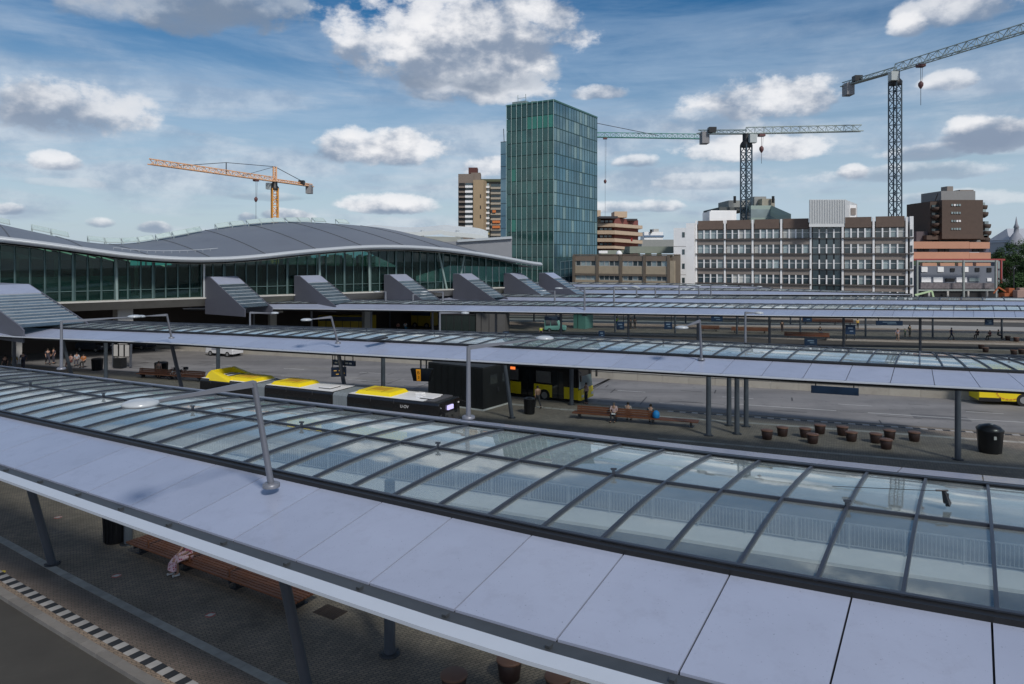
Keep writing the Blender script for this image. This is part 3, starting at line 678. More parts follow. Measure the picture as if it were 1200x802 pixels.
# facade
hall_glass = glassmat('hall_glass', (.30, .52, .50), 1.45, .02, (.08, .16, .15), .08)
mull_m = mat('mullion', (.12, .19, .19), .4, .3, .1, 1)
FZ = 7.0
tm = [t_at(-140) + i * 1.33 for i in range(200)]; tm = [t for t in tm if t < t1 - .8]
for a, b in zip(tm[:-1], tm[1:]):
    za, zb = rp(a, .14).z - .75, rp(b, .14).z - .75
    if min(za, zb) < FZ + .8: break
    m_ = MB(); p = [sp(a + .04, 0, FZ + .05), sp(b - .04, 0, FZ + .05), sp(b - .04, 0, zb), sp(a + .04, 0, za)]; o3 = SN.to_3d() * .04
    m_.hexa(p, [v + o3 for v in p]); m_.build('glass_panel', hall_glass, stn)
for i, a in enumerate(tm):
    za = rp(a, .14).z - .7
    if za < FZ + .7: break
    m_ = MB(); w = .09 if i % 6 else .2; m_.bar(sp(a, -.1, FZ), sp(a, -.1, za), w, .22 if i % 6 else .4); m_.build('mullion', mull_m, stn)
for z in (FZ + 1.1,):
    m_ = MB(); m_.bar(sp(tm[0], -.12, z), sp(t1 - 8, -.12, z), .05, .06); m_.build('transom', mull_m, stn)
# floor slab, undercroft, inside
m_ = MB(); ta, tb = t_at(-160), t1 - 2
m_.hexa([sp(ta, -1.2, FZ - .15), sp(tb, -1.2, FZ - .15), sp(tb, 45, FZ - .15), sp(ta, 45, FZ - .15)], [sp(ta, -1.2, FZ), sp(tb, -1.2, FZ), sp(tb, 45, FZ), sp(ta, 45, FZ)]); m_.build('floor_slab', mat('slab_stone', (.46, .45, .42), .7, 0, .1, 2), stn)
m_ = MB(); m_.hexa([sp(ta, 0, FZ - 1.1), sp(tb, 0, FZ - 1.1), sp(tb, 45, FZ - 1.1), sp(ta, 45, FZ - 1.1)], [sp(ta, -1.1, FZ - .16), sp(tb, -1.1, FZ - .16), sp(tb, 45, FZ - .16), sp(ta, 45, FZ - .16)]); m_.build('slab_soffit', conc_m, stn)
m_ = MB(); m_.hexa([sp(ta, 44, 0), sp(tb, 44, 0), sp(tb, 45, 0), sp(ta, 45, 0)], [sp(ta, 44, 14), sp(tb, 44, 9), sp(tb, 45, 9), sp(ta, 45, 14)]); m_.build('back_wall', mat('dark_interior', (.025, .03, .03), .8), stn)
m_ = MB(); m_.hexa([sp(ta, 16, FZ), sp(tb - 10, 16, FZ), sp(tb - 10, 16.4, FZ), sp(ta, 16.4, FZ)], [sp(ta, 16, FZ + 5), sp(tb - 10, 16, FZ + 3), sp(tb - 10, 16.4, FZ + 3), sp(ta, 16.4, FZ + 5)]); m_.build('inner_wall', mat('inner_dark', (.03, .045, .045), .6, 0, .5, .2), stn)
m_ = MB(); tg = t_at(238)
m_.hexa([sp(ta, 5, FZ), sp(tg - 7, 5, FZ), sp(tg - 7, 5.2, FZ), sp(ta, 5.2, FZ)], [sp(ta, 5, FZ + 2.6), sp(tg - 7, 5, FZ + 2.6), sp(tg - 7, 5.2, FZ + 2.6), sp(ta, 5.2, FZ + 2.6)]); m_.build('green_partition', mat('green_partition_glass', (.06, .30, .25), .4, 0, .35, .5), stn)
m_ = MB()
for j in range(26):
    t = ta + j * 4.2
    if t > t1 - 22: break
    m_.tube(sp(t, 10 + (j % 3) * 3, FZ), sp(t, 10 + (j % 3) * 3, FZ + 5), .22, n=8)
m_.build('inner_column', conc_m, stn, kind='stuff')
for px in (16, 46, 78, 108, 143, 176):
    t = t_at(px); zz = rp(t, .3).z - 1.6; m_ = MB(); m_.bar(sp(t, 1, zz + .5), sp(t + 4.5, 13, zz - .4), .22, .1); m_.build('ceiling_strip', mat('strip_light', (.5, .45, .35), .5, emit=(1, .86, .62, 1.0)), stn)
for px in (157, 166, 176, 184, 190, 197):
    t = t_at(px, 4); m_ = MB(); m_.box((sp(t, 4, FZ + 4.3)), (.75, .1, .9), R(38)); m_.build('lit_opening', mat('lit_green', (.1, .3, .28), .5, emit=(.25, .85, .78, .6)), stn)
for px0, px1 in ((520, 513), (512, 521), (536, 540), (535, 529)):
    ta_, tb_ = t_at(px0), t_at(px1)
for px_t, px_b in ((511, 521), (542, 535), (430, 431), (372, 373), (135, 136)):
    ta_, tb_ = t_at(px_t), t_at(px_b); m_ = MB(); m_.tube(sp(tb_, -.6, FZ), sp(ta_, -.6, rp(ta_, .1).z - .7), .16, n=10); m_.build('strut', mat('strut_paint', (.22, .30, .29), .5), stn)
t = t_at(236.5); m_ = MB(); m_.tube(sp(t, -1, FZ), sp(t, -1, rp(t, .1).z - .6), .13, n=8); m_.build('white_post', fascia_m, stn)
# piers under the hall
for px, n in ((144, 3), (320, 6), (430, 6), (20, 4)):
    t = t_at(px, n); m_ = MB(); m_.box(sp(t, n, FZ - 1.9), (1.6, 3.2, 1.7), R(38)); m_.box(sp(t, n + .3, 2.2), (.9, .9, 4.3), R(38)); m_.build('pier', conc_l, stn)
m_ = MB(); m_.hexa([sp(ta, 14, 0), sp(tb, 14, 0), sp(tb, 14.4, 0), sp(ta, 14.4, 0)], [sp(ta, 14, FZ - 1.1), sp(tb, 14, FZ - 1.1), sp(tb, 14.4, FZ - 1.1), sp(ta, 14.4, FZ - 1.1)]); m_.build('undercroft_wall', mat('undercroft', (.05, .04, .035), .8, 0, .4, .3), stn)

# ------------------------------------------------------------------ stair shafts between hall and platforms
shaft_m = mat('shaft_panel', (.085, .09, .115), .5, 0, .07, .7)
shaft_glass = glassmat('shaft_glass', (.30, .40, .44), 1.5, .04, (.14, .19, .23), .24)
def shaft(px, w, label, z=9.45, cap=1.6, run=4.4, drop=3.3, side=1.0, base=None, dark=False, d=Vector((.84, -.545, 0)), rows=7):
    c = Vector((.545, .838, 0)); run += cap; drop0 = drop
    P = base if base is not None else None
    if P is None: t = t_at(px, -.5); P = sp(t, -1.0, 0)
    o = thing('stair_shaft', label, 'stair shaft', (P.x, P.y, 0), 'stair shafts between the hall and the platforms')
    P = Vector((P.x, P.y, 0))
    def q(l, ww, zz): return P + d * l + c * ww + Vector((0, 0, zz))
    l1, l2, l3 = side, side, side + run; zb = z - drop
    for ww, nm in ((0, 'near_wall'), (w - .12, 'far_wall')):
        m_ = MB(); pr = [(0, 5.0), (l3 + .6, 5.0), (l3 + .6, zb - .3), (l3, zb), (l2, z), (0, z)]
        a = [q(l, ww, h) for l, h in pr]; b = [q(l, ww + .12, h) for l, h in pr]; n = len(pr)
        m_.add(a + b, [list(range(n)), list(range(2 * n - 1, n - 1, -1))] + [((i + 1) % n, i, n + i, n + (i + 1) % n) for i in range(n)]); m_.build(nm, shaft_m, o)
    m_ = MB(); m_.hexa([q(0, .12, z - .15), q(0, w - .12, z - .15), q(l1, w - .12, z - .15), q(l1, .12, z - .15)], [q(0, .12, z + .03), q(0, w - .12, z + .03), q(l1, w - .12, z + .03), q(l1, .12, z + .03)]); m_.build('top', white_p, o)
    m_ = MB(); m_.hexa([q(0, .12, 5), q(.1, .12, 5), q(.1, w - .12, 5), q(0, w - .12, 5)], [q(0, .12, z - .16), q(.1, .12, z - .16), q(.1, w - .12, z - .16), q(0, w - .12, z - .16)]); m_.build('back_panel', shaft_m, o)
    kc = .24; m_ = MB(); e = l2 + run * kc; ze = z - drop * kc
    m_.hexa([q(l2, .12, z - .12), q(e, .12, ze - .12), q(e, w - .12, ze - .12), q(l2, w - .12, z - .12)], [q(l2, .12, z + .03), q(e, .12, ze + .03), q(e, w - .12, ze + .03), q(l2, w - .12, z + .03)]); m_.build('cap', white_p, o)
    for i in range(rows):
        k0, k1 = kc + (1 - kc) * i / rows, kc + (1 - kc) * (i + 1) / rows
        a, b = l2 + run * k0, l2 + run * k1; za, zb_ = z - drop * k0 - .1, z - drop * k1 - .1
        m_ = MB(); m_.hexa([q(a + .05, .14, za - .05), q(a + .05, w - .14, za - .05), q(b - .05, w - .14, zb_ - .05), q(b - .05, .14, zb_ - .05)], [q(a + .05, .14, za), q(a + .05, w - .14, za), q(b - .05, w - .14, zb_), q(b - .05, .14, zb_)]); m_.build('glass_pane', shaft_glass, o)
        m_ = MB(); m_.bar(q(a, .1, za + .03), q(a, w - .1, za + .03), .08, .08); m_.build('glazing_bar', mat('pale_bar', (.30, .33, .36), .4), o)
    return o
lab = ['first grey stair shaft left of centre below the dip of the hall roof', 'second grey stair shaft from the left against the hall front', 'third grey stair shaft from the left against the hall front', 'fourth grey stair shaft from the left against the hall front', 'fifth grey stair shaft, last one with a white cap', 'rightmost grey stair shaft, beside the foot of the glass tower']
for i, (px, w, sd_) in enumerate(((239, 3.9, .9), (343, 3.6, 1.0), (448, 3.6, 1.0), (528.5, 3.4, 1.1), (588, 3.4, 1.1), (629, 3.0, 1.2))):
    shaft(px, w, lab[i], side=sd_, z=9.45 - .06 * i)
bp = G(23, 384, 6.2)
d0 = Vector((.84, -.545, 0))
shaft(0, 5.2, 'large glazed stair shaft at the left edge of the picture, rising over the second canopy', z=9.3, cap=2.0, run=8.4, drop=3.0, side=9, base=bp - d0 * (19.4), rows=11)

# ------------------------------------------------------------------ white wavy roof and grey roof behind the hall
wv = thing('wavy_canopy', 'white wavy canopy roof on slim posts, left of the tan apartment tower', 'canopy', (-15, 175, 0))
m_ = MB(); rows_ = []
for i in range(41):
    px = 415 + (572 - 415) * i / 40; D = 170; tp = 263.5 + 4.5 * abs(math.sin((px - 440) / 26)) * .7 + max(0, (px - 545) / 27) ** 3 * 5
    a = GD(px, tp, D + 14); b = GD(px, tp + 4.5 + (3 if px > 520 else 1), D)
    rows_.append((b, a))
m_.strip(rows_, 1.0); m_.build('roof', mat('white_membrane', (.62, .65, .64), .4, 0, .08, .4), wv)
for px in (495, 536, 462): a = GD(px, 270, 171); m_ = MB(); m_.tube((a.x, a.y, 8), a, .45, n=8); m_.build('post', fascia_m, wv)
gr = thing('low_roof', 'low dark grey roof with a white edge between the wavy canopy and the glass tower', 'roof', (-15, 150, 0))
m_ = MB(); a = [GD(515, 284, 150), GD(600, 279.5, 150), GD(600, 330, 150), GD(515, 330, 150)]; m_.hexa(a, [v + Vector((0, 12, 0)) for v in a]); m_.build('roof', mat('grey_metal_roof', (.24, .25, .27), .5, 0, .1, .5), gr)
m_ = MB(); m_.bar(GD(536, 282.5, 149.6), GD(600, 278.5, 149.6), .4, .5); m_.build('edge', fascia_m, gr)
m_ = MB(); a = [GD(440, 276, 152), GD(540, 278, 152), GD(540, 330, 152), GD(440, 330, 152)]; m_.hexa(a, [v + Vector((0, 8, 0)) for v in a]); m_.build('lower_roof', mat('louvre_grey', (.30, .31, .28), .6, 0, .3, 1.5, stretch=(.2, 1, 6)), gr)

# ------------------------------------------------------------------ generic facades
def quadbox(mb, o, ux, a, b, z0, z1, n0, n1, mi=0):     # box on a facade: along ux from a to b, out from n0 to n1 (negative is towards the camera)
    uy = Vector((-ux.y, ux.x, 0))
    p = [o + ux * a + uy * n0, o + ux * b + uy * n0, o + ux * b + uy * n1, o + ux * a + uy * n1]
    mb.hexa([Vector((v.x, v.y, z0)) for v in p], [Vector((v.x, v.y, z1)) for v in p], mi=mi); return mb
def part(name, root, m, *boxes, o, ux, kind=None):
    mb = MB()
    for b in boxes: quadbox(mb, o, ux, *b)
    return mb.build(name, m, root, kind=kind)
def cached(name, m, dims, rz):
    q = MB(); q.box((0, 0, 0), dims, rz); return q.mesh(name, m)
win_dark = mat('window_glass', (.035, .055, .062), .06, 0, .55, .12, spec=1.0)
win_pale = mat('window_curtain', (.42, .43, .41), .35, 0, .3, .5)
win_dark2 = mat('window_glass_blind', (.24, .30, .31), .2, 0, .4, .12, spec=.8)

# ------------------------------------------------------------------ glass tower
tw_ = thing('glass_tower', 'tall teal glass office tower standing right of the station hall', 'tower', (11.55, 198, 0))
A = Vector((11.55, 198, 0)); ur = Vector((math.sin(R(30.9)), math.cos(R(30.9)), 0)); ul = Vector((-ur.y, ur.x, 0))
TZ = 55.25; LR, LL = 29.0, 15.3; FH = 3.6
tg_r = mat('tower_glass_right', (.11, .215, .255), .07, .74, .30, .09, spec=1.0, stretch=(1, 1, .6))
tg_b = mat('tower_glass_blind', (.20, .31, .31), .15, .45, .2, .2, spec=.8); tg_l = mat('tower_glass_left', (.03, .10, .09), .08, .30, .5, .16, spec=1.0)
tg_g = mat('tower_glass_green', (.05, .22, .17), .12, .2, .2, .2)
floors = [TZ - 1.1 - FH * i for i in range(15)]
core = MB(); quadbox(core, A, ur, .25, LR - .25, 0, TZ - .4, .25, LL - .25); core.build('core', dark_m, tw_)
for i, z in enumerate([TZ - .5] + [TZ - .5 - FH * j for j in range(1, 15)]):
    z0 = z - FH + .1
    if z0 < 2: break
    for j in range(16):     # panes on the right face, very slightly out of true as real ones are
        a, b = LR / 16 * j + .05, LR / 16 * (j + 1) - .05; e = rnd.uniform(-.012, .012); e2 = rnd.uniform(-.012, .012)
        mb = MB(); p = [A + ur * a + ul * e, A + ur * b + ul * e2, A + ur * b + ul * .2, A + ur * a + ul * .2]
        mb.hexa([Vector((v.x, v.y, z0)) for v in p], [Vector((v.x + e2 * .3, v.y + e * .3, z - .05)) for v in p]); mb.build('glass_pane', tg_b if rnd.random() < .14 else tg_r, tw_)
    if i >= 14: continue
    for j in range(9):
        a, b = LL / 9 * j + .06, LL / 9 * (j + 1) - .06; e = rnd.uniform(-.02, .02)
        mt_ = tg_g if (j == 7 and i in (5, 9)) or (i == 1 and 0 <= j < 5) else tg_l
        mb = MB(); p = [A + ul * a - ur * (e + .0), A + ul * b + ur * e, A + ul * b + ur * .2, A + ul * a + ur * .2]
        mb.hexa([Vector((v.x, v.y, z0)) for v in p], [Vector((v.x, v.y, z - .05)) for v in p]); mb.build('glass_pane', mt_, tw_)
mb = MB()
for j in range(17): quadbox(mb, A, ur, LR / 16 * j - .05, LR / 16 * j + .05, 3, TZ, -.07, .1)
mb.build('mullion', mat('tower_mullion_dark', (.05, .12, .12), .4, .3), tw_)
mb = MB()
for j in range(10):
    p = A + ul * (LL / 9 * j) - ur * .15; mb.bar(p + Vector((0, 0, 3)), p + Vector((0, 0, TZ)), .12, .16)
mb.build('fin', mat('tower_fin', (.36, .47, .45), .4, .3), tw_)
mb = MB()
for z in [TZ - .5 - FH * j for j in range(0, 15)]:
    quadbox(mb, A, ur, 0, LR, z - .10, z + .14, -.06, .1)
mb.build('floor_line', mat('tower_line', (.02, .06, .06), .5), tw_)
mb = MB(); quadbox(mb, A, ur, -.2, LR + .1, TZ - .45, TZ, -.15, LL + .1); mb.build('parapet', mat('tower_parapet', (.06, .16, .14), .4, .3), tw_)
mb = MB(); mb.bar(A + ul * 8 + ur * 3 + Vector((0, 0, TZ)), A + ul * 8 + ur * 3 + Vector((0, 0, TZ + .8)), 1.6, 1.6)
for k in (10, 12.6): mb.tube(A + ul * k + ur * 2 + Vector((0, 0, TZ)), A + ul * (k + .1) + ur * 2 + Vector((0, 0, TZ + 3)), .09, n=6)
mb.bar(A + ul * 10 + ur * 2 + Vector((0, 0, TZ + 2)), A + ul * 12.6 + ur * 2 + Vector((0, 0, TZ + 2)), .08, .08); quadbox(mb, A + ul * 9.5, ul, 0, 4.5, TZ, TZ + .9, -3, -1)
mb.build('roof_mast', mat('mast_grey', (.2, .26, .26), .5), tw_)
B = A + ul * (LL + .02) + ur * 2.0
mb = MB(); quadbox(mb, B, ul, 0, 3.2, 0, 45.2, -7, 0)
mb.build('side_wing', mat('tower_glass_wing', (.16, .28, .34), .06, .6, .12, .1, spec=1), tw_)
mb = MB()
for z in [45.2 - FH * j for j in range(12)]:
    mb.bar(B + Vector((0, 0, z)) - ur * .04, B + ul * 3.2 + Vector((0, 0, z)) - ur * .04, .1, .12)
mb.tube(B + ul * 2 + Vector((0, 0, 45)), B + ul * 2.2 + Vector((0, 0, 49)), .1, n=5); mb.tube(B + ul * .8 + Vector((0, 0, 45)), B + ul * .7 + Vector((0, 0, 48.6)), .1, n=5); mb.build('wing_line', dark_m, tw_)
lb = thing('glass_annexe', 'low dark blue glass block at the right foot of the glass tower', 'building', (17, 180, 0))
mb = MB(); a = [GD(657, 307, 178), GD(674, 305, 182), GD(674, 345, 182), GD(657, 345, 178)]; mb.hexa(a, [v + Vector((2, 8, 0)) for v in a]); mb.build('glass_box', mat('annexe_glass', (.04, .09, .12), .1, .3, .3, .3), lb)
mb = MB()
for k in range(4): mb.bar(GD(657, 307 + 9 * k, 177.9), GD(674, 305 + 9 * k, 181.9), .1, .15); mb.bar(GD(657 + 5 * k, 306.5 - .5 * k, 177.8 + k), GD(657 + 5 * k, 345, 177.8 + k), .12, .12)
mb.build('frame', mat('annexe_frame', (.10, .16, .19), .5), lb)

# ------------------------------------------------------------------ white and brown office block
ob = thing('office_block', 'long white and brown office block with rows of windows, right of centre', 'office block', (60, 160, 0))
OL = GD(806, 0, 166).xy.to_3d(); OR_ = GD(1064, 0, 148.5).xy.to_3d()
ux = (OR_ - OL).normalized(); LO = (OR_ - OL).length
def oz(px, py):                         # height on that facade
    u = (px - CX) / FPX; k = (u * OL.y - OL.x) / (ux.x - u * ux.y); return k, CAMZ - (py - HY) / FPX * (OL.y + ux.y * k)
brown = mat('brown_cladding', (.135, .095, .075), .7, 0, .12, 1.5, dirt=((.07, .05, .05), .6, .5, .8, .4))
spand = mat('grey_brown_spandrel', (.23, .20, .18), .75, 0, .12, 1.2)
owhite = mat('white_paint', (.80, .80, .80), .6, 0, .06, .5, dirt=((.3, .3, .3), .4, .55, .85, .4))
ZT = 20.0; FHt = 3.33
bz = [oz(816, 280.3)[1] - FHt * i for i in range(5)]           # ledge heights
def op(name, m, *boxes, parent=ob, kind=None): return part(name, parent, m, *boxes, o=OL, ux=ux, kind=kind)
op('wall', spand, (.3, LO - .1, 0, bz[0] + 3.4, .3, 14))
pil = [oz(px, 300)[0] for px in (816, 849.5, 882, 915.5, 950, 987.5, 1023.7, 1062.5)]
for k in pil: op('pilaster', owhite, (k - .20, k + .20, 0, bz[0] + 4.2, -.22, .3))
wm = {}
for bi, (a, b) in enumerate(zip(pil[:-1], pil[1:])):
    stair = bi == 4
    top = bz[0] + (3.2 if not stair else 3.1)
    if not stair: op('brown_fascia', brown, (a + .4, b - .4, bz[0] + 2.15, bz[0] + 4.15 + .04 * bi, -.25, .3))
    for fi, z in enumerate(bz):
        if not stair:
            op('ledge', mat('dark_ledge', (.10, .09, .085), .7), (a - .1, b + .1, z - .24, z, -.5, .3))
            op('spandrel', spand, (a + .3, b - .3, z - 1.38, z - .24, -.12, .3))
        n = 4; w = (b - a - .56) / n
        for j in range(n):
            x0 = a + .28 + w * j
            key = (bi, rnd.choice((0, 0, 0, 1, 0, 1, 2)) if not stair else 0); m = (win_dark, win_dark2, win_pale)[key[1]]
            if (bi, m.name) not in wm:
                q = MB(); q.box((0, 0, 0), (w - .30, .06, 1.85 if not stair else 3.1), math.atan2(ux.y, ux.x)); wm[(bi, m.name)] = q.mesh('window', m)
            o = bpy.data.objects.new('window', wm[(bi, m.name)]); C.objects.link(o); o.parent = ob
            p = OL + ux * (x0 + w / 2) + Vector((-ux.y, ux.x, 0)) * .2
            o.location = (p.x - 60, p.y - 160, (z + 1.0 if not stair else z + 1.5))
        fr = [(a + .28 + w * j - .14, a + .28 + w * j + .14, z, z + 1.95, -.10, .3) for j in range(1, n)]
        op('window_frame', owhite, *fr, *([(a + .28, b - .28, z + 1.15, z + 1.22, .1, .3)]))
        if stair: op('floor_band', mat('dark_band', (.05, .05, .05), .6), (a + .28, b - .28, z - .25, z - .05, .0, .3))
    if stair:
        op('stair_glass', dark_m, (a + .28, b - .28, 0, bz[0] + 3.2, .22, .3))
# left stair tower, right end
for a, b, z1, n0 in ((oz(790.5, 300)[0], oz(805, 300)[0], oz(795, 267.5)[1], -1.2), (oz(805, 300)[0] + .01, oz(816, 300)[0] - .3, oz(810, 262)[1], -1.22)):
    op('stair_tower', owhite, (a, b, 0, z1, n0, 8))
for py in (275.5, 295.5, 312, 328.5):
    k, z = oz(802, py); op('slot_window', win_dark, (k - .3, k + .3, z - .6, z + .6, -1.26, -1.1))
for py in (289, 322): k, z = oz(800, py); op('joint', spand, (oz(790.5, 300)[0], oz(805, 300)[0], z - .04, z + .04, -1.23, -1.1))
k = oz(1066, 300)[0]; op('end_wall', owhite, (LO + .35, LO + 1.0, 0, bz[0] + 4.3, -.2, 13))
for z in bz: op('end_slot', win_dark, (LO + .4, LO + .8, z + .2, z + 1.6, -.26, -.1)); op('end_bracket', mat('dark_ledge', (.06, .055, .055), .7), (LO - .4, LO + 1.05, z - .25, z, -.7, -.2))
def boxpx(name, root, m, x0, x1, y0, y1, D, depth=8, skew=0.0):
    mb = MB(); a = [GD(x0, y1, D), GD(x1, y1, D), GD(x1, y0, D), GD(x0, y0, D)]
    b = [v + Vector((skew, depth, 0)) for v in a]
    mb.add(a + b, [(0, 1, 2, 3), (7, 6, 5, 4), (1, 0, 4, 5), (2, 1, 5, 6), (3, 2, 6, 7), (0, 3, 7, 4)]); return mb.build(name, m, root)
boxpx('roof_plant', ob, owhite, 831.5, 857, 248, 262, 164, 6); boxpx('roof_plant', ob, owhite, 833, 863, 246.8, 262, 171, 3)
# white corrugated plant room
pr_ = boxpx('plant_room', ob, mat('corrugated_white', (.56, .58, .59), .5, 0, .05, .5), 948.2, 990.5, 234, 266, 153, 14, 9.3)
mb = MB()
for i in range(22): a = GD(949 + i * 1.95, 234.3, 152.9); mb.bar(a, Vector((a.x, a.y, GD(949, 262, 152.9).z)), .07, .1)
mb.build('rib', mat('corrugated_rib', (.48, .50, .51), .5), pr_)
boxpx('roof_box', ob, owhite, 985, 1003.5, 240.5, 256, 158, 8); boxpx('louvre', ob, spand, 997.5, 1003, 244, 252, 157.8, .3)
# pale octagonal rooftop storey of a building behind
rb_ = thing('rear_office', 'pale green and grey rooftop storeys rising behind the office block beside the crane mast', 'building', (62, 190, 0))
gn = mat('pale_green_trim', (.30, .38, .34), .6, 0, .1, 1); gy = mat('grey_storey', (.26, .27, .26), .7, 0, .12, 1)
boxpx('upper_storey', rb_, gy, 854, 908, 235, 246, 196, 10); boxpx('roof_slab', rb_, mat('slab_dark', (.10, .11, .11), .7), 843, 883, 243, 247, 192, 16)
mb = MB(); a, b, c = GD(880, 241, 187), GD(904, 241, 187), GD(927, 251, 172)
for dz, hh, m in ((0, 1.0, gn), (-1.0, 2.2, win_dark2), (-3.2, 1.0, gn), (-4.2, 6, gy)):
    mb = MB(); v = Vector((0, 8, 0))
    for p, q in ((a, b), (b, c)):
        mb.hexa([p + Vector((0, 0, dz - hh)), q + Vector((0, 0, dz - hh)), q + v + Vector((0, 0, dz - hh)), p + v + Vector((0, 0, dz - hh))], [p + Vector((0, 0, dz)), q + Vector((0, 0, dz)), q + v + Vector((0, 0, dz)), p + v + Vector((0, 0, dz))])
    mb.build('trim' if m is gn else ('window_band' if m is win_dark2 else 'wall'), m, rb_)
boxpx('roof_hut', rb_, gy, 884, 898, 230.5, 242, 194, 6); boxpx('roof_hut', rb_, mat('tan_hut', (.33, .31, .25), .7), 893, 908, 233, 242, 191, 5)
for px in (861, 906): mb = MB(); a = GD(px, 238, 190); mb.tube(a, a + Vector((0, 0, 1.8)), .35, n=8); mb.build('vent', dark_m, rb_)

# ------------------------------------------------------------------ tan two storey block
tb = thing('tan_office', 'low tan concrete office building of two window rows between tower and white block', 'office block', (35, 170, 0))
TL = GD(672, 0, 172).xy.to_3d(); TR = GD(788, 0, 160).xy.to_3d(); tu = (TR - TL).normalized(); TLn = (TR - TL).length
def tz(px, py): u = (px - CX) / FPX; k = (u * TL.y - TL.x) / (tu.x - u * tu.y); return k, CAMZ - (py - HY) / FPX * (TL.y + tu.y * k)
tan = mat('tan_concrete', (.34, .28, .20), .8, 0, .12, 1.2, dirt=((.16, .13, .10), .5, .5, .8, .5)); tdark = mat('brown_beam', (.13, .105, .08), .8, 0, .15, 1); tfas = mat('tan_brown_fascia', (.19, .145, .11), .8, 0, .12, 1)
def tp_(name, m, *b, parent=tb): return part(name, parent, m, *b, o=TL, ux=tu)
z1 = tz(672, 299.5)[1]
tp_('wall', tdark, (.1, TLn, 0, z1 - .1, .3, 14))
tp_('roof_slab', tdark, (0, TLn, z1, z1 + .25, -.2, 14))
ks_ = [tz(px, 300)[0] for px in (672.5, 700, 727.5, 755, 783.5, 791)]
for bi in range(4):
    a, b = ks_[bi], ks_[bi + 1]
    tp_('pillar', tdark, (a - .25, a + .35, 0, z1, -.3, .3))
    tp_('fascia', tfas, (a + .4, b - .3, z1 - 1.3, z1 - .05, -.1, .3))
    for py in (312, 328.5):
        zb = tz(700, py)[1]
        tp_('tan_panel', tan, (a + .4, b - .3, zb - 1.75, zb, -.1, .3)); tp_('beam', tdark, (a + .35, b - .25, zb - 2.25, zb - 1.76, -.25, .3))
        n = 4; w = (b - a - .9) / n
        for j in range(n):
            tp_('window', win_dark if rnd.random() < .6 else win_dark2, (a + .5 + w * j + .12, a + .5 + w * (j + 1) - .12, zb + .1, zb + 1.35, .12, .3))
        tp_('window_frame', mat('grey_frame', (.36, .36, .34), .6), *[(a + .5 + w * j - .1, a + .5 + w * j + .12, zb, zb + 1.5, .05, .3) for j in range(n + 1)], (a + .5, b - .4, zb, zb + .12, .0, .3))
tp_('end_pier', tan, (ks_[4] + .4, ks_[5], 0, z1 - 1.2, -.3, .3)); tp_('end_pier', tdark, (ks_[4] - .25, ks_[4] + .35, 0, z1, -.32, .3))
gtop = mat('green_roof_edge', (.22, .25, .21), .7, 0, .15, 1)
boxpx('upper_roof', tb, gtop, 738, 790, 289, 297, 176, 8); boxpx('upper_roof', tb, gtop, 704, 742, 293.5, 298, 182, 6); boxpx('duct', tb, owhite, 702, 712, 294, 297, 178, 1)
mb = MB(); a = GD(725.5, 297.5, 168); mb.lathe(a, [(.1, -.8), (.5, -.6), (.75, 0), (.5, .55), (.05, .75)], 14); mb.build('dome', owhite, tb)

# ------------------------------------------------------------------ cream and red balcony block
cr = thing('terraced_block', 'cream and dark red block of stepped balcony storeys just right of the glass tower', 'building', (32, 245, 0))
cream = mat('cream_band', (.55, .42, .30), .75, 0, .06, .5); redm = mat('red_brown_wall', (.20, .065, .055), .8, 0, .15, 1)
D = 245; yb = 290
corner = lambda py: GD(720.5, py, D)
rows = [(262.0, 266.0, 753), (270.2, 274.6, 753), (279.4, 283.6, 753), (288.3, 291.5, 753)]
for (y0, y1, xe) in rows:
    for x0, x1, sx, dd in ((700 - 12, 720.5, 0, 3), (720.5, xe, 1, 0)):
        a, b = GD(x0, y0, D + dd), GD(720.5, y0, D)
        if sx: a, b = GD(720.5, y0, D), GD(xe, y0 + 2.6, D + 22)
        h = (y1 - y0) / FPX * D; mb = MB(); v = Vector((0, 10, 0)); dz = Vector((0, 0, h))
        mb.hexa([a - dz, b - dz, b - dz + v, a - dz + v], [a, b, b + v, a + v]); mb.build('balcony_band', cream, cr)
mb = MB(); v = Vector((0, 14, 0)); a, b, c = GD(690, 255, D + 6), GD(721, 255, D + 2.2), GD(749, 258, D + 22)
for p, q in ((a, b), (b, c)): mb.hexa([Vector((p.x, p.y + 2, 0)), Vector((q.x, q.y + 2, 0)), Vector((q.x, q.y + 14, 0)), Vector((p.x, p.y + 14, 0))], [p + Vector((0, 2, 0)), q + Vector((0, 2, 0)), q + v, p + v])
mb.build('wall', redm, cr)
for y0, x0, x1 in ((267.5, 703, 718), (276, 703, 718), (285, 703, 718), (258.5, 704, 718)):
    for k in range(3): boxpx('window', cr, win_dark, x0 + 5 * k, x0 + 5 * k + 3.8, y0, y0 + 2.4, D + 2.0, .4)
boxpx('roof_slab', cr, mat('dark_roof', (.05, .05, .06), .7), 702, 724, 253.5, 256, D - 1, 12); boxpx('roof_slab', cr, mat('dark_roof', (.05, .05, .06), .7), 722, 747, 256.5, 258.5, D + 14, 12)
boxpx('roof_house', cr, cream, 720, 735, 248, 255, D + 8, 8); boxpx('chimney', cr, cream, 699, 704, 246.5, 262, D + 4, 3)
boxpx('flag', cr, mat('red_cloth', (.3, .02, .02), .8), 739.5, 741.2, 279, 283, D + 8, .2)

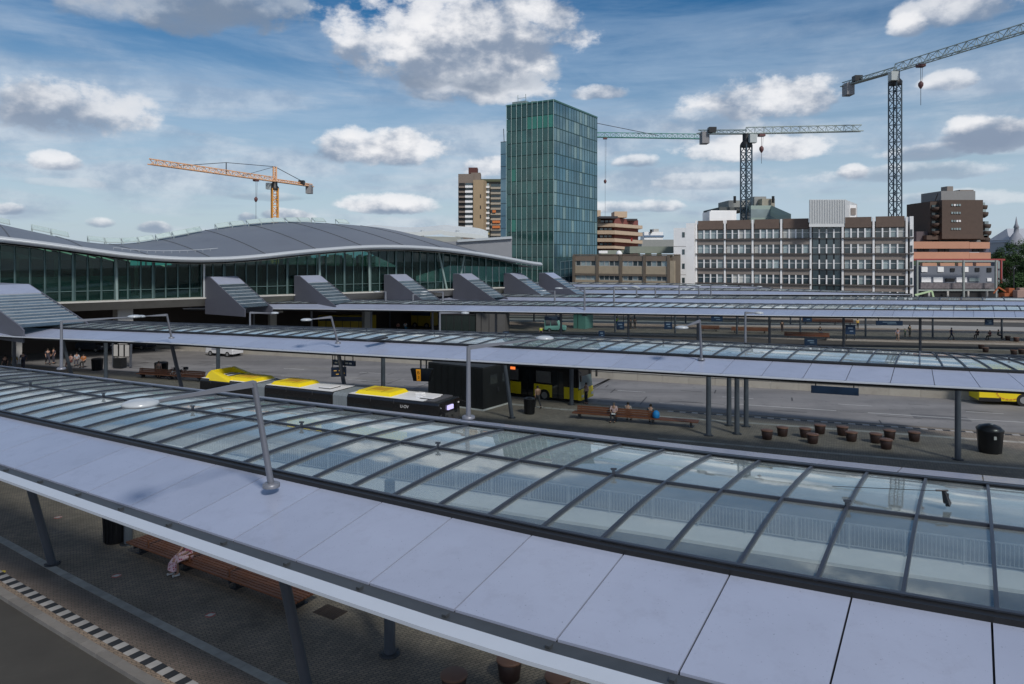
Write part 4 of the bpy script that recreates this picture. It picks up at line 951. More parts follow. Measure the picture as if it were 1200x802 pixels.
# ------------------------------------------------------------------ tan apartment tower
ap = thing('apartment_tower', 'tall tan brick apartment tower with balconies, left of the glass tower', 'apartment tower', (-15, 300, 0))
brk = mat('tan_brick', (.36, .27, .17), .85, 0, .12, .6, dirt=((.2, .15, .10), .3, .5, .8, .4)); gbr = mat('grey_brown_brick', (.20, .165, .14), .85, 0, .1, .5)
boxpx('left_wing', ap, gbr, 537, 554.5, 204, 300, 300, 14); boxpx('brick_wall', ap, brk, 554.5, 566.5, 211, 300, 298, 14, 3); boxpx('upper_wall', ap, gbr, 552, 563, 202.5, 212, 301, 8)
boxpx('right_wing', ap, mat('wing_grey', (.15, .145, .13), .8), 566.5, 588, 213, 300, 304, 14); boxpx('roof_slab', ap, mat('mossy_slab', (.09, .10, .06), .9), 557, 590, 210, 213, 303, 14)
boxpx('roof_house', ap, mat('red_brown_box', (.10, .035, .03), .8), 549, 559.5, 196.5, 203.5, 302, 6)
for i in range(10):
    y = 217.5 + 5.85 * i
    boxpx('balcony', ap, owhite, 545, 554, y, y + 2.6, 298.6, 1.4); boxpx('balcony', ap, gbr, 537.6, 545, y + .6, y + 2.8, 299, 1.2)
    boxpx('balcony_window', ap, win_dark, 545.5, 553.8, y - 2.9, y - .1, 299.7, .5); boxpx('balcony_window', ap, dark_m, 538, 544.8, y - 2.9, y + .3, 299.8, .5)
orange = mat('orange_awning', (.55, .17, .05), .8); 
for i in range(11):
    y = 218 + 6.1 * i; lit = owhite if i not in (9, 10) else mat('ochre_balcony', (.42, .36, .18), .8)
    boxpx('balcony', ap, lit, 567.5, 573.5, y, y + 2.3, 302.4, 1.6); boxpx('balcony', ap, mat('tan_balcony', (.36, .32, .26), .8), 575, 587, y + 1.2, y + 3.6, 302.2, 1.6)
    boxpx('balcony_window', ap, win_dark2, 567.8, 573, y - 3.4, y - .3, 303.7, .6); boxpx('balcony_window', ap, win_dark, 575.5, 586, y - 2, y + 1, 303.7, .6)
    if i in (5, 7, 8): boxpx('awning', ap, orange, 577, 586 if i > 6 else 581, y - 2, y + .8, 301.6, 1.2)
for y in (228, 241, 252): boxpx('slot_window', ap, dark_m, 562.5, 563.6, y, y + 4, 297.9, .3)

# ------------------------------------------------------------------ brown tower, podium and pavilion at the right
bt = thing('brown_tower', 'dark brown hotel tower with bulging balconies on a salmon banded podium, far right', 'tower', (120, 200, 0))
bb = mat('brown_brick', (.085, .06, .048), .85, 0, .15, 1.0); salm = mat('salmon_band', (.48, .26, .17), .75, 0, .08, .5); 
boxpx('shaft', bt, bb, 1104, 1152, 234.5, 280, 200, 16); boxpx('shoulder', bt, bb, 1090, 1104.2, 236.5, 276, 202, 12); boxpx('roof_storey', bt, mat('grey_render', (.24, .24, .24), .8, 0, .1, 1), 1103, 1143, 224, 235, 203, 10)
boxpx('roof_plant', bt, spand, 1110, 1117, 218.5, 224.3, 205, 3); boxpx('roof_plant', bt, spand, 1125, 1141, 222.6, 224.2, 205, 3)
for i, y in enumerate((240.3, 249.5, 259, 268.3)):
    for k in range(4): boxpx('window', bt, owhite if (i, k) in ((2, 2), (2, 3), (0, 1)) else win_dark2, 1115 + 3 * k, 1117 + 3 * k, y - 1, y + 1.3, 199.8, .4)
    for k, (x0, x1) in enumerate(((1090.5, 1101),)):
        mb = MB(); a = GD(1096, y + 4, 201); mb.lathe(a, [(.3, -.7), (.85, -.4), (1.0, .1), (.95, .3)], 14); mb.build('balcony', bb, bt)
        boxpx('window', bt, win_dark, 1092, 1100, y, y + 2.6, 201.7, .4)
for i, (x, y) in enumerate(((1155, 240), (1156, 248), (1159, 262), (1159.5, 270), (1158, 278))):
    mb = MB(); a = GD(x - 3.5, y + 3, 202); mb.lathe(a, [(.3, -1.1), (1.1, -.5), (1.25, .2), (1.2, .5)], 16); mb.build('balcony', bb, bt); boxpx('window', bt, win_dark2, x - 5, x - .5, y - 2.5, y + .5, 201, 1.5)
boxpx('recess', bt, mat('grey_render2', (.2, .2, .2), .8), 1100, 1158, 280, 287.5, 206, 8); boxpx('shaft_base', bt, bb, 1086, 1159, 276, 281, 201, 14)
boxpx('low_wing', bt, mat('dark_wing', (.11, .09, .10), .8), 1074, 1092, 271.5, 289, 203, 10)
for y0, y1, x1 in ((283.3, 291.5, 1160), (295.5, 303.5, 1161)):
    boxpx('salmon_band', bt, salm, 1066, 1136, y0, y1, 196, 12); boxpx('salmon_band', bt, salm, 1136.2, x1, y0 + .6, y1, 196.2, 12)
boxpx('glass_band', bt, mat('violet_glass', (.12, .12, .17), .3), 1066, 1159, 291.5, 295.6, 197.5, 8)
for x in (1076, 1083, 1100, 1107, 1140, 1147): boxpx('window', bt, dark_m, x, x + 5.6, 291.8, 295.2, 197.2, .3)
mb = MB(); mb.tube(GD(1096, 235, 203), GD(1099, 227, 203), .18, n=5); mb.build('roof_antenna', dark_m, bt)
pv = thing('grey_pavilion', 'grey blue prefabricated two storey building under a grey steel frame, lower right', 'building', (105, 172, 0))
pgr = mat('blue_grey_panel', (.15, .165, .20), .6, 0, .1, .8); 
boxpx('wall', pv, pgr, 1079, 1167, 312, 349, 172, 10); boxpx('roof', pv, mat('red_edge', (.30, .05, .045), .7), 1068, 1178, 303.5, 305.5, 190, 12); boxpx('side_hall', pv, pgr, 1166, 1175, 306, 345, 176, 12)
for x in (1079, 1100, 1121, 1142): boxpx('salmon_panel', pv, salm, x + 2, x + 19, 308.2, 312, 173, 1)
for y0, y1 in ((305.2, 307.2), (339.5, 341.2)): boxpx('frame_beam', pv, mat('frame_steel', (.27, .30, .29), .6), 1075, 1170, y0, y1, 168, .5)
for x in (1074.5, 1129, 1167): boxpx('frame_post', pv, mat('frame_steel', (.27, .30, .29), .6), x, x + 1.8, 305, 350, 167.8, .5)
for x, y0, y1, w, m in ((1080, 313, 319, 7, owhite), (1099, 313, 319, 7, owhite), (1114, 314.5, 318.5, 5, dark_m), (1128, 313, 319, 7, owhite), (1143, 314, 318.5, 5, dark_m), (1157, 314, 319, 5, dark_m),
                       (1080, 325, 331, 11, owhite), (1094, 325, 331, 11, owhite), (1108, 326.5, 330, 11, dark_m), (1121, 325, 331, 12, owhite), (1136, 326, 330, 12, win_dark2), (1157, 326, 330, 5, owhite)):
    boxpx('window', pv, m, x, x + w, y0, y1, 171.8, .4)
boxpx('canopy_band', pv, mat('patterned_band', (.17, .15, .16), .7, 0, .6, 1.5), 1079, 1167, 332, 338.5, 170.5, 1.2)
boxpx('shop_front', pv, mat('dark_front', (.02, .02, .022), .5), 1079, 1167, 339.6, 352, 171.5, .4)
for x in (1088, 1110, 1134, 1156): boxpx('pillar', pv, conc_l, x, x + 2, 339.5, 352, 170, .4)
for x in (1167.5, 1173): boxpx('red_post', pv, mat('red_edge', (.30, .05, .045), .7), x, x + 1.6, 305, 345, 174, .4)
for y in (307, 318, 329): boxpx('window', pv, win_dark2, 1169.3, 1172.8, y, y + 8, 175.6, .3)
# church with a spired roof behind the trees
ch = thing('church', 'distant grey church roof with a small spire above the trees at the right edge', 'church', (215, 300, 0))
boxpx('nave', ch, mat('slate', (.34, .36, .40), .8), 1184, 1215, 281, 320, 300, 20)
mb = MB(); a = GD(1191, 282, 300); mb.lathe(a, [(3.6, -2), (2.2, 1.5), (1.0, 3.2), (.8, 5.2), (1.1, 5.4), (.5, 7), (.06, 10)], 8); mb.build('spire', mat('slate_dark', (.27, .28, .32), .8), ch)
mb = MB(); a = GD(1183, 284, 300); v = Vector((22, 0, 0)); u = Vector((0, 16, 0)); mb.add([a, a + v, a + v + u, a + u, a + v * .2 + u * .5 + Vector((0, 0, 6)), a + v + u * .5 + Vector((0, 0, 6))], [(0, 1, 5, 4), (2, 3, 4, 5), (0, 4, 3), (1, 2, 5)]); mb.build('roof', mat('slate', (.34, .36, .40), .8), ch)
# distant white industrial block
dw = thing('distant_block', 'small distant white and blue structure between the terraced block and the white office', 'building', (60, 330, 0))
boxpx('hall', dw, owhite, 755, 777, 272, 285, 330, 10); boxpx('blue_level', dw, mat('blue_level', (.10, .16, .25), .6), 755, 778, 276, 278, 329.6, .6); boxpx('lower_hall', dw, gy, 752, 792, 281, 290, 320, 10); boxpx('roof_hut', dw, conc_l, 766, 772, 268.5, 273, 331, 6); boxpx('duct', dw, dark_m, 762, 764, 269, 273, 329, 1)

# ------------------------------------------------------------------ cranes
def lattice(mb, a, b, w, h, n, r, tri=False):
    a, b = Vector(a), Vector(b); d = (b - a); L = d.length; d.normalize()
    s = d.cross(Vector((0, 0, 1)))
    s = s.normalized() if s.length > .1 else Vector((.87, .5, 0)).normalized()
    u = s.cross(d).normalized()
    cs = [s * w / 2, -s * w / 2, u * h] if tri else [s * w / 2 + u * h / 2, -s * w / 2 + u * h / 2, -s * w / 2 - u * h / 2, s * w / 2 - u * h / 2]
    for c in cs: mb.tube(a + c, b + c, r * 1.25, n=5)
    k = len(cs)
    for i in range(n):
        p, q = a + d * L * i / n, a + d * L * (i + 1) / n
        for j in range(k):
            c0, c1 = cs[j], cs[(j + 1) % k]; mb.tube(p + (c0 if i % 2 else c1), q + (c1 if i % 2 else c0), r * .7, n=4, cap=False); mb.tube(p + c0, p + c1, r * .6, n=4, cap=False)
    return mb
def crane(label, mast, ztop, jib, cjib, zj, paint, jpaint, w=2.0, apex=0, jh=1.8, r=.16, hook=None, aframe=None, zb=0, flat=True):
    t = thing('tower_crane', label, 'crane', (mast[0], mast[1], 0), 'construction cranes above the roofs')
    mx, my = mast; P = Vector((mx, my, zj))
    mb = lattice(MB(), (mx, my, zb), (mx, my, ztop), w, w, int((ztop - zb) / w), r); mb.build('mast', paint, t)
    J = Vector(jib); K_ = Vector(cjib)
    mb = lattice(MB(), P, J, jh * .8, jh, int((J - P).length / 2.4), r * .75, True); mb.build('jib', jpaint, t)
    mb = lattice(MB(), P, K_, jh * .8, jh * .6, max(4, int((K_ - P).length / 2.4)), r * .8, True); mb.bar(P, K_, 1.6, .15); mb.build('counter_jib', jpaint, t)
    dK = (K_ - P).normalized(); mb = MB(); q = K_ - dK * 2; mb.bar(q + Vector((0, 0, -2.8)), q + Vector((0, 0, .4)), 2.0, 3.0); mb.build('counterweight', mat('counterweight', (.25, .25, .26), .8), t)
    mb = MB(); mb.lathe((mx, my, ztop), [(w * .75, -.6), (w * .8, .2), (w * .5, 1.0), (w * .5, zj - ztop)], 10); mb.build('slewing_ring', dark_m, t)
    dJ = (J - P).normalized(); side = dJ.cross(Vector((0, 0, 1))).normalized(); mb = MB(); mb.box(P + side * 1.6 + dJ * 1 + Vector((0, 0, -1.6)), (1.8, 1.8, 2.2)); mb.build('cab', mat('cab_paint', (.42, .46, .46), .4), t)
    mb = MB(); q = P + dK * (K_ - P).length * .7; mb.box(q + Vector((0, 0, 1.0)), (2, 2, 1.5)); mb.build('winch', dark_m, t)
    if apex:
        ap_ = P + Vector((0, 0, apex)); mb = lattice(MB(), P, ap_, w * .5, w * .5, 4, r * .8); mb.build('apex_tower', jpaint, t)
        mb = MB(); mb.tube(ap_, K_, .12, n=5)
        if aframe:
            m1 = P.lerp(J, aframe); top = m1 + Vector((0, 0, apex * .75)); mb.tube(ap_, top, .1, n=5); mb.tube(top, P.lerp(J, min(1, aframe * 2.0)), .1, n=5); mb.tube(m1, top, .16, n=5); mb.tube(ap_, P.lerp(J, aframe * .75), .08, n=5)
        mb.build('stay', steel_m, t)
    if hook:
        f, dz = hook; q = P.lerp(J, f); mb = MB(); mb.box(q + Vector((0, 0, -.5)), (1.6, 1.6, .6)); mb.build('trolley', mat('trolley_red', (.12, .05, .05), .6), t)
        mb = MB(); mb.tube(q, q + Vector((0, 0, -dz)), .06, n=4); mb.tube(q + Vector((.5, 0, 0)), q + Vector((.3, 0, -dz * .45)), .04, n=4); mb.build('hoist_rope', steel_m, t)
        mb = MB(); mb.lathe(q + Vector((0, 0, -dz * .45 - .6)), [(.2, -.9), (.6, -.2), (.6, .4), (.15, .9)], 8); mb.build('hook_block', mat('trolley_red', (.12, .05, .05), .6), t)
    return t
orp = mat('orange_crane', (.72, .33, .06), .5, 0, .1, 1); opk = mat('pale_orange_jib', (.78, .46, .26), .5, 0, .1, 1)
blu = mat('dark_blue_mast', (.05, .08, .105), .5, 0, .1, 1); pal = mat('pale_green_jib', (.30, .36, .35), .5, 0, .1, 1); grn = mat('green_jib', (.10, .28, .25), .5, 0, .1, 1)
def gd3(px, py, D): v = GD(px, py, D); return (v.x, v.y, v.z)
m0 = GD(322, 213, 250)
crane('orange tower crane with a pale jib reaching left, behind the station roof', (m0.x, m0.y), GD(322, 221, 250).z, gd3(175, 192.5, 201), gd3(366, 219, 272), m0.z, orp, opk, 1.9, apex=5.2, jh=1.5, r=.2, hook=(.18, 14), aframe=.44, zb=8)
m0 = GD(874.5, 157, 190)
crane('dark crane with its level pale jib reaching right, above the white office block', (m0.x, m0.y), GD(874, 170, 190).z, gd3(1010, 154, 193), gd3(818, 157, 200), m0.z, blu, pal, 2.0, jh=1.7, r=.17, hook=(.13, 8))
m0 = GD(1049, 84, 180)
crane('tallest dark crane, its jib rising out of the picture at the upper right', (m0.x, m0.y), GD(1049, 97, 180).z, (112.5, 128, m0.z), gd3(987, 102, 195), m0.z, blu, pal, 2.1, jh=1.9, r=.15, hook=(.14, 10))
m0 = GD(642, 160, 300)
crane('green crane jib reaching out from behind the glass tower', (m0.x, m0.y), m0.z - 2, gd3(827, 163, 304), gd3(618, 161, 298), m0.z, grn, grn, 2.0, apex=9.5, jh=2.0, r=.2, hook=(.36, 40), aframe=None)
mb = MB(); mb.tube(GD(642, 133, 300), GD(771, 159, 302), .13, n=5); tg_c = bpy.data.objects['tower_crane.003']; mb.build('jib_stay', steel_m, tg_c)

# ------------------------------------------------------------------ trees at the right edge
def leafmat(n, c): 
    m = mat(n, c, .7, 0, .45, .7); m.node_tree.nodes['Principled BSDF'].inputs['Specular IOR Level'].default_value = .2; return m
lm = leafmat('foliage', (.05, .095, .03)); lm2 = leafmat('foliage_dark', (.045, .09, .03)); bark = mat('bark', (.06, .045, .035), .9, 0, .2, 4)
def tree(label, x, y, H, Rr, seed, m):
    r = random.Random(seed); t = thing('tree', label, 'tree', (x, y, 0), 'trees at the right edge')
    mb = MB(); mb.tube((x, y, 0), (x + .2, y, H * .45), .45, .28, 9); lb_ = []
    for i in range(7):
        a = i * .9 + r.random(); e = Vector((x + math.cos(a) * Rr * .6, y + math.sin(a) * Rr * .6, H * r.uniform(.55, .8))); mb.tube((x + .1, y, H * r.uniform(.3, .45)), e, .16, .05, 6)
    mb.build('trunk', bark, t)
    V, Fc = [], []
    cl = []
    for i in range(46):
        while True:
            p = Vector((r.uniform(-1, 1), r.uniform(-1, 1), r.uniform(-1, 1)))
            if .35 < p.length < 1: break
        cl.append((Vector((x + p.x * Rr * .85, y + p.y * Rr * .85, H * .62 + p.z * H * .33)), r.uniform(.9, 1.7)))
    for c, cr_ in cl:
        for j in range(170):
            p = Vector((r.gauss(0, 1), r.gauss(0, 1), r.gauss(0, .8))).normalized() * cr_ * r.uniform(.55, 1.05); q = c + p
            s = r.uniform(.13, .26); a = Vector((r.uniform(-1, 1), r.uniform(-1, 1), r.uniform(-.5, .5))).normalized(); b = a.cross(p.normalized() + Vector((0, 0, .5))).normalized()
            k = len(V); V += [q - a * s, q + b * s * .6, q + a * s, q - b * s * .6]; Fc.append((k, k + 1, k + 2, k + 3))
    me = bpy.data.meshes.new('crown'); me.from_pydata(V, [], Fc); me.materials.append(m); o = bpy.data.objects.new('crown', me); C.objects.link(o)
    me.transform(Matrix.Translation((-x, -y, 0))); o.parent = t
for i, (px, D, H, Rr, m, lb_) in enumerate(((1172, 215, 13.5, 4.2, lm, 'dark green leafy tree right of the salmon podium, leftmost of the trees'), (1186, 200, 16.5, 5, lm2, 'tall dark tree second from the left at the right edge'),
        (1206, 205, 17.5, 5.5, lm, 'large leafy tree cut by the right edge of the picture'), (1192, 172, 8.2, 4, lm2, 'low dark tree in front of the tall ones at the right edge'), (1226, 190, 16, 5.5, lm2, 'leafy tree just beyond the right edge of the picture'))):
    tree(lb_, (px - CX) / FPX * D, D, H, Rr, i + 3, m)
# distant tree line and low roofs under the skyline
t_ = MB(); rr = random.Random(4); V = []
for i in range(520):
    x = rr.uniform(-900, 900); D = rr.uniform(560, 640); h = rr.uniform(7, 13); s = rr.uniform(5, 10); c = Vector((x, D, h * .5))
    for j in range(9):
        q = c + Vector((rr.uniform(-s, s), rr.uniform(-3, 3), rr.uniform(-h * .5, h * .5))); k = rr.uniform(1.5, 3.5)
        t_.add([q + Vector((-k, 0, -k)), q + Vector((k, 0, -k)), q + Vector((k * .8, .8, k)), q + Vector((-k * .7, -.8, k * .9))], [(0, 1, 2, 3)])
tag(t_.build('tree_line', leafmat('far_foliage', (.045, .07, .045))), kind='stuff')
# ------------------------------------------------------------------ railing on the median island
rl = thing('railing', 'pale grey bar railing on the island behind the nearest canopy, seen through its glass', 'railing', (6.5, 32, .14))
rp_ = [p for p in walk(offs(mi, .2), 2.0) if -20 < p.x < 26]
rail_m = mat('galvanised', (.22, .23, .24), .45, .3, .08, 3)
for i, (a, b) in enumerate(zip(rp_[:-1], rp_[1:])):
    mb = MB(); A_, B_ = a.to_3d(), b.to_3d(); mb.bar(A_ + Vector((0, 0, 1.15)), B_ + Vector((0, 0, 1.15)), .05, .05); mb.bar(A_ + Vector((0, 0, .28)), B_ + Vector((0, 0, .28)), .04, .04)
    for j in range(14): q = A_.lerp(B_, (j + .5) / 14); mb.bar(q + Vector((0, 0, .28)), q + Vector((0, 0, 1.15)), .025, .025)
    mb.build('railing_panel', rail_m, rl); mb = MB(); mb.bar(A_ + Vector((0, 0, .12)), A_ + Vector((0, 0, 1.2)), .06, .06); mb.build('post', rail_m, rl)

# ------------------------------------------------------------------ benches
ang = R(-21)
def bench(label, c, L, rz, w=.85, planks=7, back=None, arms=()):
    t = thing('bench', label, 'bench', (c[0], c[1], PZ), 'long wooden benches on the platforms', rz)
    pm = MB(); pw = w / planks
    q = MB(); q.box((0, 0, .43), (L, pw - .04, .06)); me = q.mesh('seat_plank', wood_m)
    for i in range(planks):
        o = bpy.data.objects.new('seat_plank', me); C.objects.link(o); o.parent = t; o.location = (0, -w / 2 + pw * (i + .5), 0)
    q = MB(); q.box((0, 0, .33), (.08, w * .9, .12)); q.box((0, 0, .14), (.10, w * .5, .28)); q.box((0, 0, .015), (.3, w * .6, .03)); me = q.mesh('leg', steel_m)
    n = max(2, int(L / 2))
    for i in range(n):
        o = bpy.data.objects.new('leg', me); C.objects.link(o); o.parent = t; o.location = (-L / 2 + .5 + (L - 1) * i / (n - 1), 0, 0)
    if back:
        x0, x1 = back
        for k in range(3):
            q = MB(); q.box(((x0 + x1) / 2, .02 + .03 * k, .56 + .15 * k), (x1 - x0, .045, .13)); q.build('back_plank', wood_m, t, off=(0, 0, 0))
        for x in (x0 + .3, (x0 + x1) / 2, x1 - .3): q = MB(); q.bar((x, .06, .4), (x, .12, .95), .05, .05); q.build('back_support', steel_m, t, off=(0, 0, 0))
    for x in arms:
        q = MB(); q.bar((x, -.38, .44), (x, -.38, .68), .05, .05); q.bar((x, .38, .44), (x, .38, .68), .05, .05); q.bar((x, -.42, .70), (x, .42, .70), .06, .05); q.build('armrest', wood_m, t, off=(0, 0, 0))
    return t
def onto(px, py, z=PZ): return G(px, py, z)
a, b = G(147, 636, .55), G(345, 708, .55); m_ = (a + b) / 2; dv = (b - a); rz = math.atan2(dv.y, dv.x); nn = Vector((-math.sin(rz), math.cos(rz), 0))
near_bench_c = m_ + nn * .57; bench('long slatted brown bench with a person in a pink skirt on it', near_bench_c, dv.length, rz, arms=(-3.6, -1.0, 1.3), w=1.15, planks=8)
a, b = G(670, 491, PZ), G(818, 503, PZ); dv = b - a; rz2 = math.atan2(dv.y, dv.x); m2 = (a + b) / 2 + Vector((-math.sin(rz2), math.cos(rz2), 0)) * .4
bench('long wooden bench with a high back, a man in a pink shirt on it', m2, dv.length, rz2, back=(-dv.length / 2 + .3, dv.length * .18))
far = [((163, 442), (240, 447), 'brown bench under the left part of the second canopy, right of the bicycles'),
       ((919, 396), (972, 398), 'distant bench under the third canopy in the right half, people at its ends'), ((857, 390), (900, 391), 'distant bench left of the longer one, beyond the third canopy'), ((820, 388), (843, 388.5), 'short distant bench right of the arm lamp beyond the second canopy'),
       ((940, 379), (1000, 380.5), 'farthest bench seen in the gap under the third canopy, right of centre')]
for (p0, p1, lb_) in far:
    a, b = G(*p0, .15), G(*p1, .15); dv = b - a; bench(lb_, (a + b) / 2, dv.length, math.atan2(dv.y, dv.x), planks=5, back=(-dv.length / 2, dv.length / 2))

# ------------------------------------------------------------------ drum stools
rimm = mat('stool_rim', (.20, .095, .06), .5, 0, .1, 4); drm = mat('stool_drum', (.045, .022, .018), .5, 0, .2, 3)
def stool(label, x, y, z=PZ, group='brown drum stools on the platforms', s=1.0):
    t = thing('drum_stool', label, 'stool', (x, y, z), group)
    q = MB(); q.lathe((0, 0, 0), [(.25, 0), (.29, .04), (.345, .50), (.33, .52)], 20); q.build('drum', drm, t, off=(0, 0, 0))
    q = MB(); q.lathe((0, 0, 0), [(.345, .52), (.37, .53), (.37, .575), (.35, .59), (.05, .595)], 22); q.build('seat', rimm, t, off=(0, 0, 0)); t.scale = (s, s, s); return t
near = [(532, 815, 'brown drum stool at the bottom edge under the nearest canopy, leftmost of three'), (597, 796, 'middle one of three brown drum stools at the bottom edge'), (654, 817, 'brown drum stool at the bottom edge, rightmost of three, half under the roof lip')]
for px, py, lb_ in near: a = onto(px, py); stool(lb_, a.x, a.y)
sc = 1 / 3.53
sp_ = [(5, 150), (137, 158), (201, 145), (295, 150), (326, 175), (356, 135), (449, 142), (486, 166), (587, 173), (644, 158), (630, 198), (746, 166)]
nm = ['leftmost, half hidden by the double column', 'second from the left', 'third from the left', 'fourth from the left', 'in front of the fourth from the left', 'at the back right of the fourth', 'just left of the middle', 'middle', 'right of the middle', 'at the back in the right pair', 'nearest one, in front of the right pair', 'rightmost, standing alone']
for (zx, zy), n_ in zip(sp_[1:], nm[1:]):
    a = onto(860 + zx * sc, 470 + zy * sc); stool('brown drum stool on the second platform, %s' % n_, a.x, a.y, s=1.02)
for i, (px, py) in enumerate(((1155, 413), (1188, 416), (1197, 415), (1150, 409.5), (1181, 399), (1191, 400.5))):
    a = G(px, py, .16); stool('distant brown drum stool beyond the second canopy, %s' % ('leftmost of the row', 'second of the row', 'last of the row', 'behind the leftmost', 'left of the farther pair', 'right of the farther pair')[i], a.x, a.y, .16)

# ------------------------------------------------------------------ bins
bin_m = mat('bin_black', (.010, .010, .012), .35, 0, .2, 3)
def round_bin(label, x, y, r, h, z=PZ):
    t = thing('litter_bin', label, 'bin', (x, y, z), 'litter bins on the platforms')
    q = MB(); q.lathe((0, 0, 0), [(r * .86, 0), (r * .88, .03), (r, h * .93), (r * 1.03, h * .94), (r * 1.03, h)], 20); q.build('body', bin_m, t, off=(0, 0, 0))
    q = MB(); q.lathe((0, 0, 0), [(r * .98, h), (r * .8, h + .05), (r * .5, h + .02), (r * .3, h - .1)], 20); q.build('rim', steel_m, t, off=(0, 0, 0))
    q = MB()
    for k in range(18): a = k * math.pi / 9; q.bar((math.cos(a) * r * .9, math.sin(a) * r * .9, .05), (math.cos(a) * r * 1.01, math.sin(a) * r * 1.01, h * .92), .03, .02)
    q.build('slat', black_m, t, off=(0, 0, 0), kind='stuff'); return t
a = onto(136, 634); round_bin('black round bin at the left end of the long bench in the foreground', a.x, a.y, .5, 1.15)
a = onto(620.5, 485); round_bin('black round litter bin in front of the bus, right of the dark kiosk', a.x, a.y, .42, 1.15)
a = onto(189, 441); round_bin('black round bin beside the bicycles under the second canopy at the left', a.x, a.y, .62, 1.35)
a = onto(114, 434); round_bin('dark round bin left of the timetable stand at the far left', a.x, a.y, .55, 1.2)
a = onto(1160, 530); t = thing('litter_bin', 'big black angular bin with a domed lid standing alone at the right', 'bin', a, 'litter bins on the platforms')
q = MB(); n = 8
q.lathe((0, 0, 0), [(.60, 0), (.62, .05), (.72, 1.32)], 8); q.build('body', bin_m, t, off=(0, 0, 0))
q = MB(); q.lathe((0, 0, 0), [(.75, 1.32), (.75, 1.42), (.55, 1.60), (.25, 1.70), (.12, 1.72)], 8); q.build('lid', bin_m, t, off=(0, 0, 0))
q = MB(); q.lathe((0, -.1, 1.70), [(.13, 0), (.13, .05), (.05, .06)], 12); q.build('latch', rail_m, t, off=(0, 0, 0))
q = MB(); q.box((-.12, -.67, 1.0), (.16, .02, .2)); q.build('sticker', conc_l, t, off=(0, 0, 0))

# ------------------------------------------------------------------ floor discs, drain, yellow mark
stick = mat('sticker_red', (.45, .10, .07), .6, 0, .1, 5); stw = mat('sticker_white', (.5, .48, .44), .6)
for px, py, n_ in ((68, 606.5, 'left of the black bin'), (136.5, 675, 'in front of the person in the pink skirt'), (246.5, 721, 'nearest the camera, left of the slanted column')):
    a = onto(px, py); t = thing('floor_sticker', 'small round red and white floor sticker %s' % n_, 'floor sticker', (a.x, a.y, PZ), 'floor stickers on the near platform')
    q = MB(); q.lathe((0, 0, .002), [(.17, 0), (.17, .004)], 20); q.build('red_disc', stick, t, off=(0, 0, 0))
    q = MB(); q.lathe((0, 0, .007), [(.10, 0), (.10, .003)], 16); q.box((.0, 0, .012), (.3, .07, .003), .5); q.build('white_print', stw, t, off=(0, 0, 0))
a = onto(1, 671); q = MB(); q.lathe(a + Vector((0, 0, .003)), [(.16, 0), (.16, .004)], 14); tag(q.build('floor_sticker', mat('sticker_yellow', (.6, .45, .05), .6)), 'small yellow floor sticker at the left edge beside the pale guide line', 'floor sticker')
a = onto(387, 717.5); t = thing('drain_cover', 'dark square drain cover in the paving behind the slanted column', 'drain cover', a, rotz=R(-32))
q = MB(); q.box((0, 0, .01), (.95, .65, .02)); q.build('frame', mat('rusty_iron', (.05, .032, .025), .8, 0, .3, 5), t, off=(0, 0, 0))
for i in range(9): q = MB(); q.box((-.4 + .1 * i, 0, .026), (.05, .55, .012)); q.build('grate_bar', mat('rusty_iron', (.05, .032, .025), .8), t, off=(0, 0, 0))

# ------------------------------------------------------------------ dark kiosk
k0 = G(566, 482, PZ); kd = Vector((-.84, .545, 0)); kc = Vector((.58, .815, 0))
t = thing('kiosk', 'black windowless kiosk box on the second platform behind the rear of the articulated bus', 'kiosk', k0, rotz=0)
kz = mat('kiosk_black', (.012, .013, .014), .5, 0, .2, 1)
q = MB(); P = [k0, k0 + kd * 5.4, k0 + kd * 5.4 + kc * 3.6, k0 + kc * 3.6]; q.hexa([p + Vector((0, 0, .12)) for p in P], [p + Vector((0, 0, 3.2)) for p in P]); q.build('wall', kz, t)
q = MB(); q.hexa([p + Vector((0, 0, 0)) - (kd * .05 + kc * .05 if i == 0 else Vector()) for i, p in enumerate(P)], [p + Vector((0, 0, .12)) for p in P]); q.build('plinth', conc_l, t)
q = MB(); q.hexa([p + Vector((0, 0, 3.2)) for p in P], [p + Vector((0, 0, 3.32)) for p in P]); q.build('roof', steel_m, t)
for i in range(8): a = k0 + kd * (.67 * i + .03) - kc * .01; q = MB(); q.bar(a + Vector((0, 0, .15)), a + Vector((0, 0, 3.18)), .03, .05); q.build('panel_joint', dark_m, t)
for l in (.9, 2.5): a = k0 + kc * l; q = MB(); q.hexa([a + Vector((0, 0, 1.9)) - kd * .02, a + kc * .9 + Vector((0, 0, 1.9)) - kd * .02, a + kc * .9 + Vector((0, 0, 1.9)), a + Vector((0, 0, 1.9))], [a + Vector((0, 0, 2.6)) - kd * .02, a + kc * .9 + Vector((0, 0, 2.6)) - kd * .02, a + kc * .9 + Vector((0, 0, 2.6)), a + Vector((0, 0, 2.6))]); q.build('notice_window', mat('kiosk_glass', (.05, .055, .06), .15), t)
a = k0 + kc * 1.9 - kd * .03 + Vector((0, 0, 1.4)); q = MB(); q.box(a, (.25, .08, .35), R(55)); q.build('wall_box', steel_m, t)

